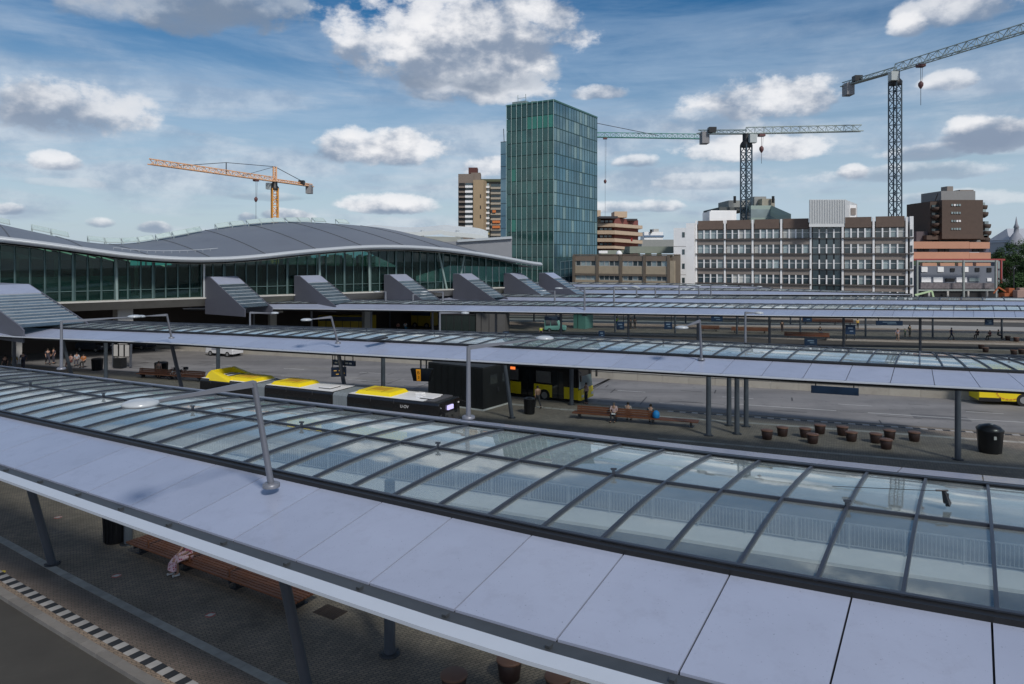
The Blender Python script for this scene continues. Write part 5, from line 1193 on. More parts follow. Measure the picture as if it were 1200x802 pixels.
# ------------------------------------------------------------------ signs hanging under the second canopy
blue = mat('sign_blue', (.012, .035, .085), .4, 0, .1, 1); sgw = mat('sign_white', (.6, .6, .6), .5); ora = mat('sign_orange', (.75, .30, .02), .5, emit=(1, .42, .03, .25))
def hang(label, px, py0, py1, w, D, m=blue, cat_='hanging sign', rods=2, rz=ang, th=.16, ztop=5.4):
    c = GD(px, (py0 + py1) / 2, D); h = (py1 - py0) / FPX * D
    t = thing('hanging_sign', label, cat_, c, rotz=rz)
    q = MB(); q.box((0, 0, 0), (w, th, h)); q.build('board', m, t, off=(0, 0, 0))
    for i in range(rods): x = -w * .4 + w * .8 * i / max(1, rods - 1); q = MB(); q.tube((x, 0, h / 2), (x, 0, ztop - c.z), .035, n=6); q.build('rod', steel_m, t, off=(0, 0, 0))
    return t, h
def text(s, size, parent, loc, m, rot=(R(90), 0, 0), name='lettering'):
    cu = bpy.data.curves.new(name, 'FONT'); cu.body = s; cu.size = size; cu.extrude = .004; cu.align_x = 'CENTER'; cu.align_y = 'CENTER'
    o = bpy.data.objects.new(name, cu); C.objects.link(o); o.data.materials.append(m); dg = bpy.context.evaluated_depsgraph_get(); me = bpy.data.meshes.new_from_object(o.evaluated_get(dg)); bpy.data.objects.remove(o); me.name = name
    o = bpy.data.objects.new(name, me); C.objects.link(o); o.parent = parent; o.location = loc; o.rotation_euler = rot; return o
t, h = hang('long dark blue hanging sign under the second canopy, left of the end column', 978, 453.5, 462, 2.55, 42)
t, h = hang('long dark blue hanging sign over the articulated bus, upper of the two boards', 403, 422.5, 428.5, 1.9, 51.5)
for x in (-.6, -.2, .3, .6): q = MB(); q.box((x, -.085, 0), (.22, .01, .1)); q.build('white_print', sgw, t, off=(0, 0, 0))
t, h = hang('small square blue screen hanging below the long board over the articulated bus', 397, 430.5, 441.5, 1.05, 51, rz=R(15), ztop=5.4)
for x, z in ((-.25, .1), (.1, .1), (.3, -.1), (-.1, -.15)): q = MB(); q.box((x, -.085, z), (.2, .01, .06)); q.build('lit_line', mat('amber_line', (.3, .2, .05), .5, emit=(1, .6, .15, .35)), t, off=(0, 0, 0))
c = GD(495, 440, 52); t = thing('bus_stop_sign', 'dark tapered platform sign with an orange stripe hanging left of the kiosk', 'stop sign', c, rotz=R(-10))
q = MB(); q.hexa([(-.65, -.12, -.42), (.58, -.12, -.42), (.58, .12, -.42), (-.65, .12, -.42)], [(-.85, -.2, .48), (.8, -.2, .48), (.8, .2, .48), (-.85, .2, .48)]); q.build('board', kz, t, off=(0, 0, 0))
q = MB(); q.hexa([(-.38, -.135, -.4), (-.08, -.135, -.4), (-.08, -.11, -.4), (-.38, -.11, -.4)], [(-.42, -.215, .46), (-.08, -.215, .46), (-.08, -.19, .46), (-.42, -.19, .46)]); q.build('orange_stripe', ora, t, off=(0, 0, 0))
text('B', .34, t, (-.24, -.20, .2), dark_m, (R(95), 0, 0)); text('3', .30, t, (-.235, -.165, -.14), dark_m, (R(95), 0, 0))
q = MB(); q.hexa([(.0, -.135, -.36), (.5, -.135, -.36), (.5, -.11, -.36), (.0, -.11, -.36)], [(.0, -.215, .42), (.7, -.215, .42), (.7, -.19, .42), (.0, -.19, .42)]); q.build('screen', mat('sign_screen', (.03, .035, .05), .15), t, off=(0, 0, 0))
for x in (-.12, .3): q = MB(); q.tube((x, 0, .45), (x, 0, 2.1), .06, n=8); q.build('rod', steel_m, t, off=(0, 0, 0))
# far blue signs and boards under the third and fourth canopies
fs = [(727, 377.5, 386.5, 9, 'left of the person in the yellow vest'), (0, 0, 0, 0, ''), (783, 377.5, 386, 9, 'left of the upright arm lamp'), (705, 388, 396, 7, 'low, between the far columns left'), (950, 397, 404.5, 14, 'low blue board right of the tall bare column'),
      (996.5, 381, 392, 11, 'right of the long distant bench'), (840, 370, 377, 13, 'dark teal, above the short bench'), (946, 369.5, 377, 10, 'hanging, right of the thin lamp'), (1159, 374, 381, 9, 'hanging at the far right'), (1042, 376, 381.5, 29, 'long board right of centre under the third canopy'),
      (648, 371, 375.5, 20, 'long board above the green van'), (593, 388.5, 393, 7, 'small blue box right of the far kiosk')]
for i, (px, y0, y1, wpx, n_) in enumerate(fs):
    if not wpx: continue
    D = {950: 92, 996.5: 101, 705: 92, 593: 92}.get(px, 88); w = wpx / FPX * D
    c = GD(px, (y0 + y1) / 2, D); h = (y1 - y0) / FPX * D; low = c.z < 3.2
    t = thing('sign_board', 'distant blue sign board %s' % n_, 'sign board', c, rotz=R(-10)); q = MB(); q.box((0, 0, 0), (w, .15, h)); q.build('board', blue, t, off=(0, 0, 0))
    q = MB(); q.box((0, -.08, h * .18), (w * .5, .01, h * .16)); q.box((w * .1, -.08, -h * .15), (w * .35, .01, h * .12)); q.build('white_print', mat('faint_print', (.22, .3, .4), .5), t, off=(0, 0, 0))
    q = MB()
    for s_ in (-1, 1): q.tube((s_ * w * .4, 0, -h / 2 if low else h / 2), (s_ * w * .4, 0, .16 - c.z if low else 5.2 - c.z), .05, n=6)
    q.build('post', steel_m, t, off=(0, 0, 0))
# timetable stand at the left
c = G(142, 430, PZ); t = thing('timetable_stand', 'leaning timetable stand with red and blue header and three framed panels, far left', 'timetable stand', c, rotz=R(-12))
for x, n_ in ((-.95, 'post'), (1.15, 'post')): q = MB(); q.bar((x * 1.0, 0, 0), (x * 1.12, 0, 4.3), .16, .16); q.build(n_, col_m, t, off=(0, 0, 0))
q = MB(); q.box((.1, -.05, 3.0), (2.1, .14, .35)); q.build('blue_header', blue, t, off=(0, 0, 0)); q = MB(); q.box((-.35, -.05, 3.65), (.9, .14, .8)); q.build('red_poster', mat('poster_red', (.35, .03, .05), .6), t, off=(0, 0, 0)); q = MB(); q.box((.55, -.05, 3.7), (.85, .14, .85)); q.build('white_poster', sgw, t, off=(0, 0, 0))
for x in (-.6, .1, .8): q = MB(); q.box((x, -.03, 1.75), (.62, .1, 1.35)); q.build('frame', dark_m, t, off=(0, 0, 0)); q = MB(); q.box((x, -.09, 1.75), (.5, .02, 1.22)); q.build('timetable_sheet', conc_l, t, off=(0, 0, 0))
q = MB(); q.box((.1, -.3, .5), (1.1, .7, .95)); q.build('base_box', kz, t, off=(0, 0, 0))

# ------------------------------------------------------------------ buses
yel = mat('bus_yellow', (.78, .60, .012), .35, 0, .04, .8); bwh = mat('bus_roof_white', (.78, .79, .80), .4, 0, .06, .8, dirt=((.35, .35, .34), .9, .5, .85, .4)); bbk = mat('bus_black', (.010, .010, .011), .18, 0, .2, 1, spec=.8)
bgl = mat('bus_glass', (.015, .018, .02), .05, 0, .3, 1, spec=1.0); bel = mat('bellows', (.19, .22, .24), .7, 0, .15, 2); tyre = mat('tyre', (.012, .012, .012), .8); rim_ = mat('wheel_rim', (.3, .3, .3), .4, .5)
def wheel(parent, x, y, r=.48, w=.3, z=None):
    q = MB(); q.tube((x, y - w / 2, r), (x, y + w / 2, r), r, n=20); o = q.build('wheel', tyre, parent, off=(0, 0, 0))
    s = -1 if y < 0 else 1
    q = MB(); q.tube((x, y + s * (w / 2 + .01), r), (x, y + s * (w / 2 - .05), r), r * .55, n=16); q.build('rim', rim_, o, off=(0, 0, 0))
def rprism(mb, x0, x1, prof_, mi=0):    # profile (y,z) closed, along x
    n = len(prof_); vs = [(x0, y, z) for y, z in prof_] + [(x1, y, z) for y, z in prof_]
    mb.add(vs, [list(range(n))[::-1], list(range(n, 2 * n))] + [(i, (i + 1) % n, n + (i + 1) % n, n + i) for i in range(n)][::1], mi=mi); return mb
def busprof(w, z0, z1, r=.18): h = w / 2; return [(-h, z0), (-h, z1 - r), (-h + r * .3, z1 - r * .3), (-h + r, z1), (h - r, z1), (h - r * .3, z1 - r * .3), (h, z1 - r), (h, z0)][::-1]
e0, e1 = G(512, 473, 3.05), G(240, 444, 3.05); dv = (e0 - e1); rzb = math.atan2(dv.y, dv.x)
t = thing('articulated_bus', 'long double articulated bus with yellow roof housings parked behind the nearest canopy', 'bus', (e0.x + .67, e0.y + 1.15, 0), rotz=rzb)
Lb = dv.length + .2
secs = [(-7.0, 0.0), (-14.2, -8.2), (-Lb - .5, -15.2)]; ZB = 3.05
for i, (x0, x1) in enumerate(secs):
    q = MB(); rprism(q, x0, x1, busprof(2.55, .32, ZB)); q.build('body', bbk, t, off=(0, 0, 0), bevel=.05)
    q = MB(); q.box(((x0 + x1) / 2 - (.55 if i == 0 else 0), 0, ZB + .012), (x1 - x0 - (1.3 if i == 0 else .2), 2.36, .025)); q.build('roof_skin', bwh, t, off=(0, 0, 0))
    if i < 2: q = MB(); q.box((x0 + 2.5 if i == 0 else x0 + 3.6, -1.285, .75), (4.4 if i == 0 else 3, .012, .75)); q.build('side_stripe', yel, t, off=(0, 0, 0))
for x0, x1 in ((-8.2, -7.0), (-15.2, -14.2)):
    q = MB(); n = 9
    for k in range(n):
        a = x0 + (x1 - x0) * k / n; b = x0 + (x1 - x0) * (k + .8) / n; rprism(q, a, b, busprof(2.42, .4, ZB - .03 + (.03 if k % 2 else 0)))
    rprism(q, x0, x1, busprof(2.34, .45, ZB - .08)); q.build('bellows', bel, t, off=(0, 0, 0))
def housing(x0, x1, h, w=1.9, tap=.35, ins=.25):
    q = MB(); q.hexa([(x0, -w / 2, ZB), (x1, -w / 2, ZB), (x1, w / 2, ZB), (x0, w / 2, ZB)], [(x0 + tap, -w / 2 + ins, ZB + h), (x1 - tap, -w / 2 + ins, ZB + h), (x1 - tap, w / 2 - ins, ZB + h), (x0 + tap, w / 2 - ins, ZB + h)]); o = q.build('roof_housing', yel, t, off=(0, 0, 0), bevel=.05)
    q = MB(); q.box(((x0 + x1) / 2, 0, ZB + h + .012), ((x1 - x0) * .45, w * .4, .03)); q.build('vent_grille', mat('orange_grille', (.55, .33, .02), .5), o, off=(0, 0, 0))
    for k_ in (.3, .7): xx = x0 + (x1 - x0) * k_; q = MB(); q.box((xx, 0, ZB + h + .004), (.03, w - 2 * ins, .02)); q.build('lid_joint', mat('yellow_joint', (.30, .22, .01), .6), o, off=(0, 0, 0))
    return o
housing(-6.6, -3.7, .24, 2.1, .22, .18); housing(-13.9, -11.2, .24, 2.1, .22, .18); housing(-18.3, -15.4, .24, 2.1, .22, .18)
q = MB(); x0, x1 = -Lb - .5, -19.6; w = 2.5
q.hexa([(x0, -w / 2, ZB - .5), (x1, -w / 2, ZB - .25), (x1, w / 2, ZB - .25), (x0, w / 2, ZB - .5)], [(x0 + .6, -w / 2 + .25, ZB + .45), (x1, -w / 2 + .4, ZB + .62), (x1, w / 2 - .4, ZB + .62), (x0 + .6, w / 2 - .25, ZB + .45)]); q.build('engine_cowl', yel, t, off=(0, 0, 0), bevel=.08)
for s_ in (-1, 1):
    q = MB(); q.hexa([(-19.6, s_ * 1.25, ZB - .1), (-17.6, s_ * 1.25, ZB - .1), (-17.6, s_ * .85, ZB - .1), (-19.6, s_ * .85, ZB - .1)][::s_], [(-19.6, s_ * 1.1, ZB + .6), (-17.6, s_ * 1.1, ZB + .15), (-17.6, s_ * .85, ZB + .15), (-19.6, s_ * .85, ZB + .6)][::s_]); q.build('side_fairing', yel, t, off=(0, 0, 0))
for k in range(5): q = MB(); q.box((-19.3 + .32 * k, 0, ZB + .12), (.16, 1.5, .2)); q.build('cooling_unit', rib_m if k % 2 else bwh, t, off=(0, 0, 0))
for x, y, s_ in ((-2.5, .5, .5), (-2.0, -.2, .45)): q = MB(); q.box((x, y, ZB + .09), (s_, s_, .12)); q.build('roof_hatch', bwh, t, off=(0, 0, 0), bevel=.03)
for x in (-1.3, -9.4): q = MB(); q.box((x, -.1, ZB + .06), (.9, 1.0, .06)); q.box((x, -.1, ZB + .10), (.86, .96, .03)); q.build('escape_hatch', [bwh], t, off=(0, 0, 0)); q = MB(); q.box((x, -.64, ZB + .045), (.95, .05, .05)); q.box((x + .48, -.1, ZB + .045), (.04, 1.0, .05)); q.build('hatch_seal', dark_m, t, off=(0, 0, 0))
q = MB(); q.hexa([(-.02, -1.26, 1.3), (.16, -1.15, 1.3), (.16, 1.15, 1.3), (-.02, 1.26, 1.3)], [(-.55, -1.1, ZB + .02), (-.1, -1.05, ZB - .12), (-.1, 1.05, ZB - .12), (-.55, 1.1, ZB + .02)]); q.build('windscreen', bgl, t, off=(0, 0, 0))
q = MB(); q.box((-.72, 0, ZB + .02), (.6, 2.2, .06)); q.build('front_cap', mat('cap_grey', (.09, .09, .10), .4), t, off=(0, 0, 0))
q = MB(); q.box((.03, .0, 2.60), (.14, .62, .26)); q.build('destination_display', mat('display_violet', (.3, .3, .5), .4, emit=(.62, .55, 1, .9)), t, off=(0, 0, 0))
for y in (-1.05, 1.05): q = MB(); q.box((.0, y, 2.72), (.1, .1, .08)); q.build('marker_lamp', sgw, t, off=(0, 0, 0))
for y in (-1, 1): q = MB(); q.bar((.05, y * 1.1, 2.85), (.45, y * 1.45, 2.7), .05, .05); q.box((.48, y * 1.48, 2.35), (.1, .22, .5)); q.build('mirror', bbk, t, off=(0, 0, 0))
for i_, (x0_, x1_) in enumerate(((-6.8, -5.2), (-5.0, -3.4), (-1.9, -.7), (-14.0, -12.3), (-12.1, -10.4), (-10.2, -8.6))):
    q = MB(); q.box(((x0_ + x1_) / 2, -1.277, 1.95), (x1_ - x0_, .012, 1.0)); q.build('side_window', bgl, t, off=(0, 0, 0))
for x_ in (-3.3, -5.1, -9.9, -12.2, -17.0, -19.4):
    q = MB(); q.box((x_, -1.279, 2.85), (.02, .012, .24)); q.build('panel_joint', mat('joint_grey', (.06, .06, .065), .5), t, off=(0, 0, 0))
text('U-OV', .26, t, (-2.5, -1.29, 2.62), sgw)
for x in (-2.3, -9.8, -12.4, -17.6, -20.5):
    for y in (-1.14, 1.14): wheel(t, x, y)
# second bus, cab end to the right
b0 = G(678, 470, .35); rz3 = R(-31)
t = thing('city_bus', 'yellow and black bus standing at the second platform with its cab towards the road', 'bus', (b0.x + 1.27 * math.sin(R(31)), b0.y + 1.27 * math.cos(R(31)), 0), rotz=rz3)
q = MB(); rprism(q, -11.6, 0, busprof(2.55, .3, 3.0)); q.build('body', bbk, t, off=(0, 0, 0), bevel=.06)
q = MB()
for x0, x1 in ((-11.5, -5.35), (-4.1, -2.4), (-1.3, -.02)): q.box(((x0 + x1) / 2, -1.285, .88), (x1 - x0, .02, 1.0 if x1 < -1.5 else .95))
q.build('yellow_flank', yel, t, off=(0, 0, 0)); 
q = MB(); q.hexa([(-.1, -1.29, .35), (.2, -1.2, .35), (.2, 1.2, .35), (-.1, 1.29, .35)], [(-.1, -1.29, 1.15), (.14, -1.2, 1.25), (.14, 1.2, 1.25), (-.1, 1.29, 1.15)]); q.build('front_bumper', yel, t, off=(0, 0, 0), bevel=.05)
q = MB(); q.hexa([(.0, -1.24, 1.26), (.15, -1.1, 1.28), (.15, 1.1, 1.28), (.0, 1.24, 1.26)], [(-.35, -1.2, 2.85), (-.1, -1.05, 2.85), (-.1, 1.05, 2.85), (-.35, 1.2, 2.85)]); q.build('windscreen', mat('bus_windscreen', (.09, .13, .14), .08, spec=1), t, off=(0, 0, 0))
for x0, x1 in ((-11.2, -9.4), (-9.2, -7.4), (-7.2, -5.6), (-3.9, -2.5)):
    q = MB(); q.box(((x0 + x1) / 2, -1.282, 2.0), (x1 - x0, .02, .95)); q.build('side_window', mat('bus_side_glass', (.12, .115, .11), .12, 0, .5, .6, spec=1), t, off=(0, 0, 0))
for x0, x1 in ((-5.3, -4.15), (-2.35, -1.35)):
    q = MB(); q.box(((x0 + x1) / 2, -1.27, 1.45), (x1 - x0, .03, 2.2)); o = q.build('door', bgl, t, off=(0, 0, 0)); q = MB(); q.box(((x0 + x1) / 2, -1.30, 1.45), (.05, .02, 2.2)); q.build('door_seal', dark_m, o, off=(0, 0, 0))
q = MB(); q.box((-6.5, -1.30, 2.5), (1.2, .02, .22)); q.build('route_display', mat('led_orange', (.3, .06, .02), .5, emit=(1, .22, .05, 1.1)), t, off=(0, 0, 0)); q = MB(); q.box((-7.25, -1.30, 2.5), (.28, .02, .22)); q.build('route_display', mat('led_blue', (.05, .05, .3), .5, emit=(.2, .2, 1, .7)), t, off=(0, 0, 0))
for y in (-.9, .9): q = MB(); q.box((.19, y, .68), (.06, .36, .2)); q.build('headlight', sgw, t, off=(0, 0, 0))
q = MB(); q.box((.17, .0, 2.62), (-.3, 1.3, .25)); 
for y in (-1, 1): q = MB(); q.bar((-.1, y * 1.2, 2.75), (.3, y * 1.45, 2.6), .05, .05); q.box((.32, y * 1.5, 2.2), (.1, .22, .5)); q.build('mirror', bbk, t, off=(0, 0, 0))
for x in (-3.1, -9.0):
    for y in (-1.16, 1.16): wheel(t, x, y, .5)
q = MB(); q.box((-5.5, 0, 3.05), (6, 1.8, .2)); q.build('roof_housing', yel, t, off=(0, 0, 0), bevel=.05)
# third bus at the right edge
c = G(1151, 469.5, .35)
t = thing('city_bus', 'yellow lower body of a bus showing under the second canopy at the right edge', 'bus', (c.x, c.y + 1.25, 0), rotz=R(-12))
q = MB(); rprism(q, 0, 12, busprof(2.55, .35, 3.0)); q.build('body', yel, t, off=(0, 0, 0), bevel=.06)
q = MB(); q.box((6, -1.29, 2.0), (11.6, .02, 1.1)); q.build('side_window', bgl, t, off=(0, 0, 0)); q = MB(); q.box((.8, -1.285, .45), (1.6, .02, .3)); q.build('dark_skirt', bbk, t, off=(0, 0, 0))
q = MB()
for k in range(20):
    a0, a1 = k * math.pi / 10, (k + .7) * math.pi / 10; q.bar((2.2 + math.cos(a0) * .9, -1.295, 1.0 + math.sin(a0) * .5), (2.2 + math.cos(a1) * .9, -1.295, 1.0 + math.sin(a1) * .5), .01, .09)
q.build('ring_emblem', mat('emblem_orange', (.55, .2, .03), .5), t, off=(0, 0, 0))
for x in (3.2, 9.4):
    for y in (-1.16, 1.16): wheel(t, x, y, .5)
# yellow buses far off under the third canopy
for px0, px1, py0, py1, lb_ in ((374, 436, 373.5, 384, 'distant yellow bus side seen between columns under the third canopy'), (485, 508, 367, 376.5, 'distant yellow bus end under the third canopy, left of the thin lamp')):
    a, b = G(px0, py1 + 6, .3), G(px1, py1 + 7, .3); L = (b - a).length
    t = thing('city_bus', lb_, 'bus', (a.x, a.y + 1.2, 0), rotz=math.atan2(b.y - a.y, b.x - a.x))
    q = MB(); rprism(q, 0, L, busprof(2.5, .35, 2.95)); q.build('body', mat('bus_ochre', (.42, .30, .02), .5), t, off=(0, 0, 0), bevel=.06)
    q = MB(); q.box((L / 2, -1.27, 2.45), (L * .96, .02, .65)); q.build('side_window', blue, t, off=(0, 0, 0))
    for k in range(1, int(L / 1.3)): q = MB(); q.box((k * 1.3, -1.275, 1.3), (.08, .02, 1.9)); q.build('panel_joint', dark_m, t, off=(0, 0, 0))
    for x in (L * .2, L * .8): wheel(t, x, -1.15, .48)
# ------------------------------------------------------------------ cars
cwh = mat('car_white', (.62, .62, .63), .25, 0, .03, 1); cdk = mat('car_dark', (.03, .035, .05), .25, 0, .1, 1); cgr = mat('van_green', (.20, .42, .36), .4, 0, .05, 1)
def car(label, c, rz, paint, L=4.3, H=1.55, W_=1.75, van=False):
    t = thing('parked_car', label, 'car', c, rotz=rz); h = L / 2
    if not van: pr = [(-h, .35), (-h, .85), (-h + .15, 1.0), (-h + .9, 1.05), (-h + 1.5, H - .06), (-h + 1.9, H), (h - .9, H), (h - .25, 1.05), (h, .9), (h, .35)]
    else: pr = [(-h, .35), (-h, .9), (-h + .2, 1.0), (-h + .75, 1.08), (-h + 1.35, H - .05), (-h + 1.7, H), (h - .12, H), (h, H - .3), (h, .35)]
    pr = [(-x, z) for x, z in pr]; n = len(pr); q = MB(); vs = []
    for y, ins in ((-W_ / 2, 0), (W_ / 2, 0)):
        for x, z in pr: k = max(0, z - 1.0) * .32; vs.append((x, y - math.copysign(k, y), z))
    q.add(vs, [list(range(n)), list(range(2 * n - 1, n - 1, -1))] + [((i + 1) % n, i, n + i, n + (i + 1) % n) for i in range(n)]); q.build('body', paint, t, off=(0, 0, 0), bevel=.06)
    for s_ in (-1, 1):
        q = MB(); y = s_ * (W_ / 2 - .04); y2 = s_ * (W_ / 2 - .15)
        wins = [(h - 1.55, h - 2.35), (h - 2.45, h - 3.2)] + ([] if van else [(h - 3.25, -h + .75)])
        for x0, x1 in wins: q.hexa([(x0 + .35 if x0 == wins[0][0] else x0, y, 1.05), (x1, y, 1.05), (x1, y2 - s_ * .02, 1.05), (x0, y2, 1.05)], [(x0, y2 + s_ * .02, H - .14), (x1, y2 + s_ * .02, H - .14), (x1, y2 - s_ * .05, H - .14), (x0, y2 - s_ * .05, H - .14)])
        q.build('side_window', bgl, t, off=(0, 0, 0))
    q = MB(); q.hexa([(h - .9, -.7, 1.06), (h - .9, .7, 1.06), (h - 1.0, .7, 1.0), (h - 1.0, -.7, 1.0)], [(h - 1.48, -.62, H - .08), (h - 1.48, .62, H - .08), (h - 1.6, .6, H - .12), (h - 1.6, -.6, H - .12)]); q.build('windscreen', bgl, t, off=(0, 0, 0))
    for x in (h - .8, -h + .8):
        for y in (-W_ / 2 + .08, W_ / 2 - .08): wheel(t, x, y, .32, .2)
    for y in (-.65, .65): q = MB(); q.box((h - .03, y, .78), (.1, .3, .14)); q.build('headlight', sgw, t, off=(0, 0, 0))
    return t
a = G(263, 417, 0); t = car('small white delivery car on the bus road in front of the barrier wall', a, R(-24), cwh)
q = MB(); q.box((-.5, -.89, .9), (1.3, .01, .3)); q.build('side_print', mat('print_grey', (.25, .26, .30), .5), t, off=(0, 0, 0))
a = G(110, 412, 0); car('dark blue car at the far left behind the timetable stand', a, R(-20), cdk)
a = G(163, 409, 0); car('dark car right of the timetable stand, partly hidden by the second canopy', a, R(-20), cdk)
a = G(651, 389, 0); car('pale green van beyond the second canopy, right of the far kiosk', a, R(-8), cgr, L=3.4, H=2.2, van=True)
# far kiosks
for px0, px1, py, hpx, lb_, m_ in ((517, 560, 392, 24, 'dark glass waiting room beyond the second canopy, right of the thin lamp', mat('dark_glazing', (.02, .03, .03), .1)), (558, 592, 393, 27, 'grey brown metal box beside the dark glass waiting room', mat('grey_box', (.10, .10, .10), .6)), (672, 686, 385, 18, 'narrow green kiosk among the far columns', mat('green_kiosk', (.12, .28, .24), .5))):
    a, b = G(px0, py, .16), G(px1, py + .8, .16); L = (b - a).length; H = hpx / FPX * a.y * .97
    t = thing('shelter', lb_, 'shelter', a, rotz=math.atan2(b.y - a.y, b.x - a.x)); q = MB(); q.hexa([(0, 0, 0), (L, 0, 0), (L, 3, 0), (0, 3, 0)], [(0, 0, H), (L, 0, H), (L, 3, H), (0, 3, H)]); q.build('wall', m_, t, off=(0, 0, 0))
    q = MB(); q.hexa([(-.1, -.1, H), (L + .1, -.1, H), (L + .1, 3.1, H), (-.1, 3.1, H)], [(-.1, -.1, H + .12), (L + .1, -.1, H + .12), (L + .1, 3.1, H + .12), (-.1, 3.1, H + .12)]); q.build('roof', steel_m, t, off=(0, 0, 0))
    for k in range(1, int(L / 1.2) + 1): q = MB(); q.box((k * 1.2 - .4, -.03, H / 2), (.06, .05, H)); q.build('frame_post', steel_m, t, off=(0, 0, 0))

# ------------------------------------------------------------------ people
skin_m = mat('skin', (.42, .24, .17), .6, 0, .05, 3)
SK = {}
def figure(pose):
    if pose == 'sit':
        J = dict(pel=(0, .05, .56), wai=(0, .06, .74), che=(0, .03, .98), nec=(0, .0, 1.14), hea=(0, -.03, 1.24), top=(0, -.03, 1.33))
        for s, n in ((-1, 'l'), (1, 'r')):
            J.update({n + 'hip': (s * .1, 0, .54), n + 'kne': (s * .13, -.42, .52), n + 'ank': (s * .13, -.42 + .04 * s, .10), n + 'toe': (s * .14, -.58 + .04 * s, .05), n + 'sho': (s * .18, .02, 1.07), n + 'elb': (s * .25, -.06, .80), n + 'wri': (s * .12, -.28, .68), n + 'han': (s * .05, -.36, .66)})
    else:
        k = {'stand': 0, 'walk': 1}[pose]
        J = dict(pel=(0, 0, .95), wai=(0, 0, 1.12), che=(0, -.01, 1.33), nec=(0, -.01, 1.49), hea=(0, -.03, 1.60), top=(0, -.03, 1.69))
        for s, n in ((-1, 'l'), (1, 'r')):
            f = k * s
            J.update({n + 'hip': (s * .09, 0, .92), n + 'kne': (s * .1, -.04 - .18 * f, .50), n + 'ank': (s * .1, .02 - .30 * f + (.12 * k if s < 0 else 0), .10 + (.06 * k if s < 0 else 0)), n + 'toe': (s * .12, -.14 - .30 * f + (.1 * k if s < 0 else 0), .04), n + 'sho': (s * .19, 0, 1.42), n + 'elb': (s * .25, .04 + .12 * f, 1.14), n + 'wri': (s * .26, -.08 + .2 * f, .90), n + 'han': (s * .25, -.12 + .2 * f, .80)})
    return J
RAD = dict(pel=(.15, .11), wai=(.13, .10), che=(.16, .115), nec=(.055, .055), hea=(.085, .10), top=(.06, .07), hip=(.09, .09), kne=(.06, .06), ank=(.042, .042), toe=(.035, .045), sho=(.06, .06), elb=(.042, .042), wri=(.028, .03), han=(.035, .02))
def skinmesh(J, chains, grow, root, name):
    ids = {}; V = []; E = []
    for ch in chains:
        for n in ch:
            if n not in ids: ids[n] = len(V); V.append(J[n])
        E += [(ids[a], ids[b]) for a, b in zip(ch[:-1], ch[1:])]
    me = bpy.data.meshes.new(name); me.from_pydata(V, E, []); o = bpy.data.objects.new(name, me); C.objects.link(o)
    md = o.modifiers.new('skin', 'SKIN'); md.use_smooth_shade = True
    for n, i in ids.items():
        k = n[1:] if n[1:] in RAD and n not in RAD else n; r = RAD[k]; me.skin_vertices[0].data[i].radius = (r[0] + grow, r[1] + grow)
        me.skin_vertices[0].data[i].use_root = (n == root)
    sb = o.modifiers.new('sub', 'SUBSURF'); sb.levels = 1; sb.render_levels = 1
    dg = bpy.context.evaluated_depsgraph_get(); out = bpy.data.meshes.new_from_object(o.evaluated_get(dg)); out.name = name
    bpy.data.objects.remove(o); return out
for pose in ('stand', 'walk', 'sit'):
    J = figure(pose); body = [['pel', 'wai', 'che', 'nec', 'hea', 'top']]
    for n in 'lr': body += [['pel', n + 'hip', n + 'kne', n + 'ank', n + 'toe'], ['che', n + 'sho', n + 'elb', n + 'wri', n + 'han']]
    tro = [['wai', 'pel']] + [['pel', n + 'hip', n + 'kne', n + 'ank'] for n in 'lr']
    shi = [['pel', 'wai', 'che']] + [['che', n + 'sho', n + 'elb'] for n in 'lr']
    h = Vector(J['hea']); q = MB(); q.lathe(h + Vector((0, .022, -.02)), [(.085, -.02), (.105, .03), (.10, .09), (.06, .14), (.01, .155)], 12); hm = q.mesh('hair', dark_m)
    q = MB()
    for s in 'lr': a = Vector(J[s + 'ank']); b = Vector(J[s + 'toe']); q.tube(a + Vector((0, .05, -.05)), b + Vector((0, -.02, -.0)), .052, .042, 8)
    SK[pose] = (skinmesh(J, body, 0, 'pel', 'body'), skinmesh(J, tro, .018, 'pel', 'trousers'), skinmesh(J, shi, .02, 'wai', 'shirt'), hm, q.mesh('shoes', dark_m))
cloth = {}
def cm(c, n='cloth'):
    if c not in cloth: cloth[c] = mat(n + '_%d' % len(cloth), c, .85, 0, .12, 6)
    return cloth[c]
def person(label, px, py, pose='stand', face=0, shirt=(.1, .1, .12), trou=(.03, .035, .05), hair=(.02, .015, .01), s=1.0, z=PZ, at=None, skirt=None):
    a = at if at is not None else G(px, py, z); t = thing('person', label, 'person', a, rotz=face); t.scale = (s, s, s)
    for me, nm, m in zip(SK[pose], ('body', 'trousers', 'shirt', 'hair', 'shoes'), (skin_m, cm(trou), cm(shirt), cm(hair), cm((.02, .02, .02)))):
        o = bpy.data.objects.new(nm, me.copy()); o.data.materials.clear(); o.data.materials.append(m); C.objects.link(o); o.parent = t
    return t
def bag(t, c, size, col_, nm='backpack'):
    q = MB(); q.lathe(c, [(size * .5, -size), (size * .75, -size * .8), (size * .8, 0), (size * .6, size * .8), (size * .2, size)], 10); return q
P_ = person
P_('man in a pale pink shirt standing at the cab of the yellow bus', 687, 473.5, 'stand', R(-60), (.55, .38, .36), (.02, .02, .03))
P_('person in a brown top walking past the round bin in front of the bus', 630, 478, 'walk', R(200), (.22, .13, .09), (.03, .03, .035))
sx = Vector((math.sin(-rz2), 0, 0)); 
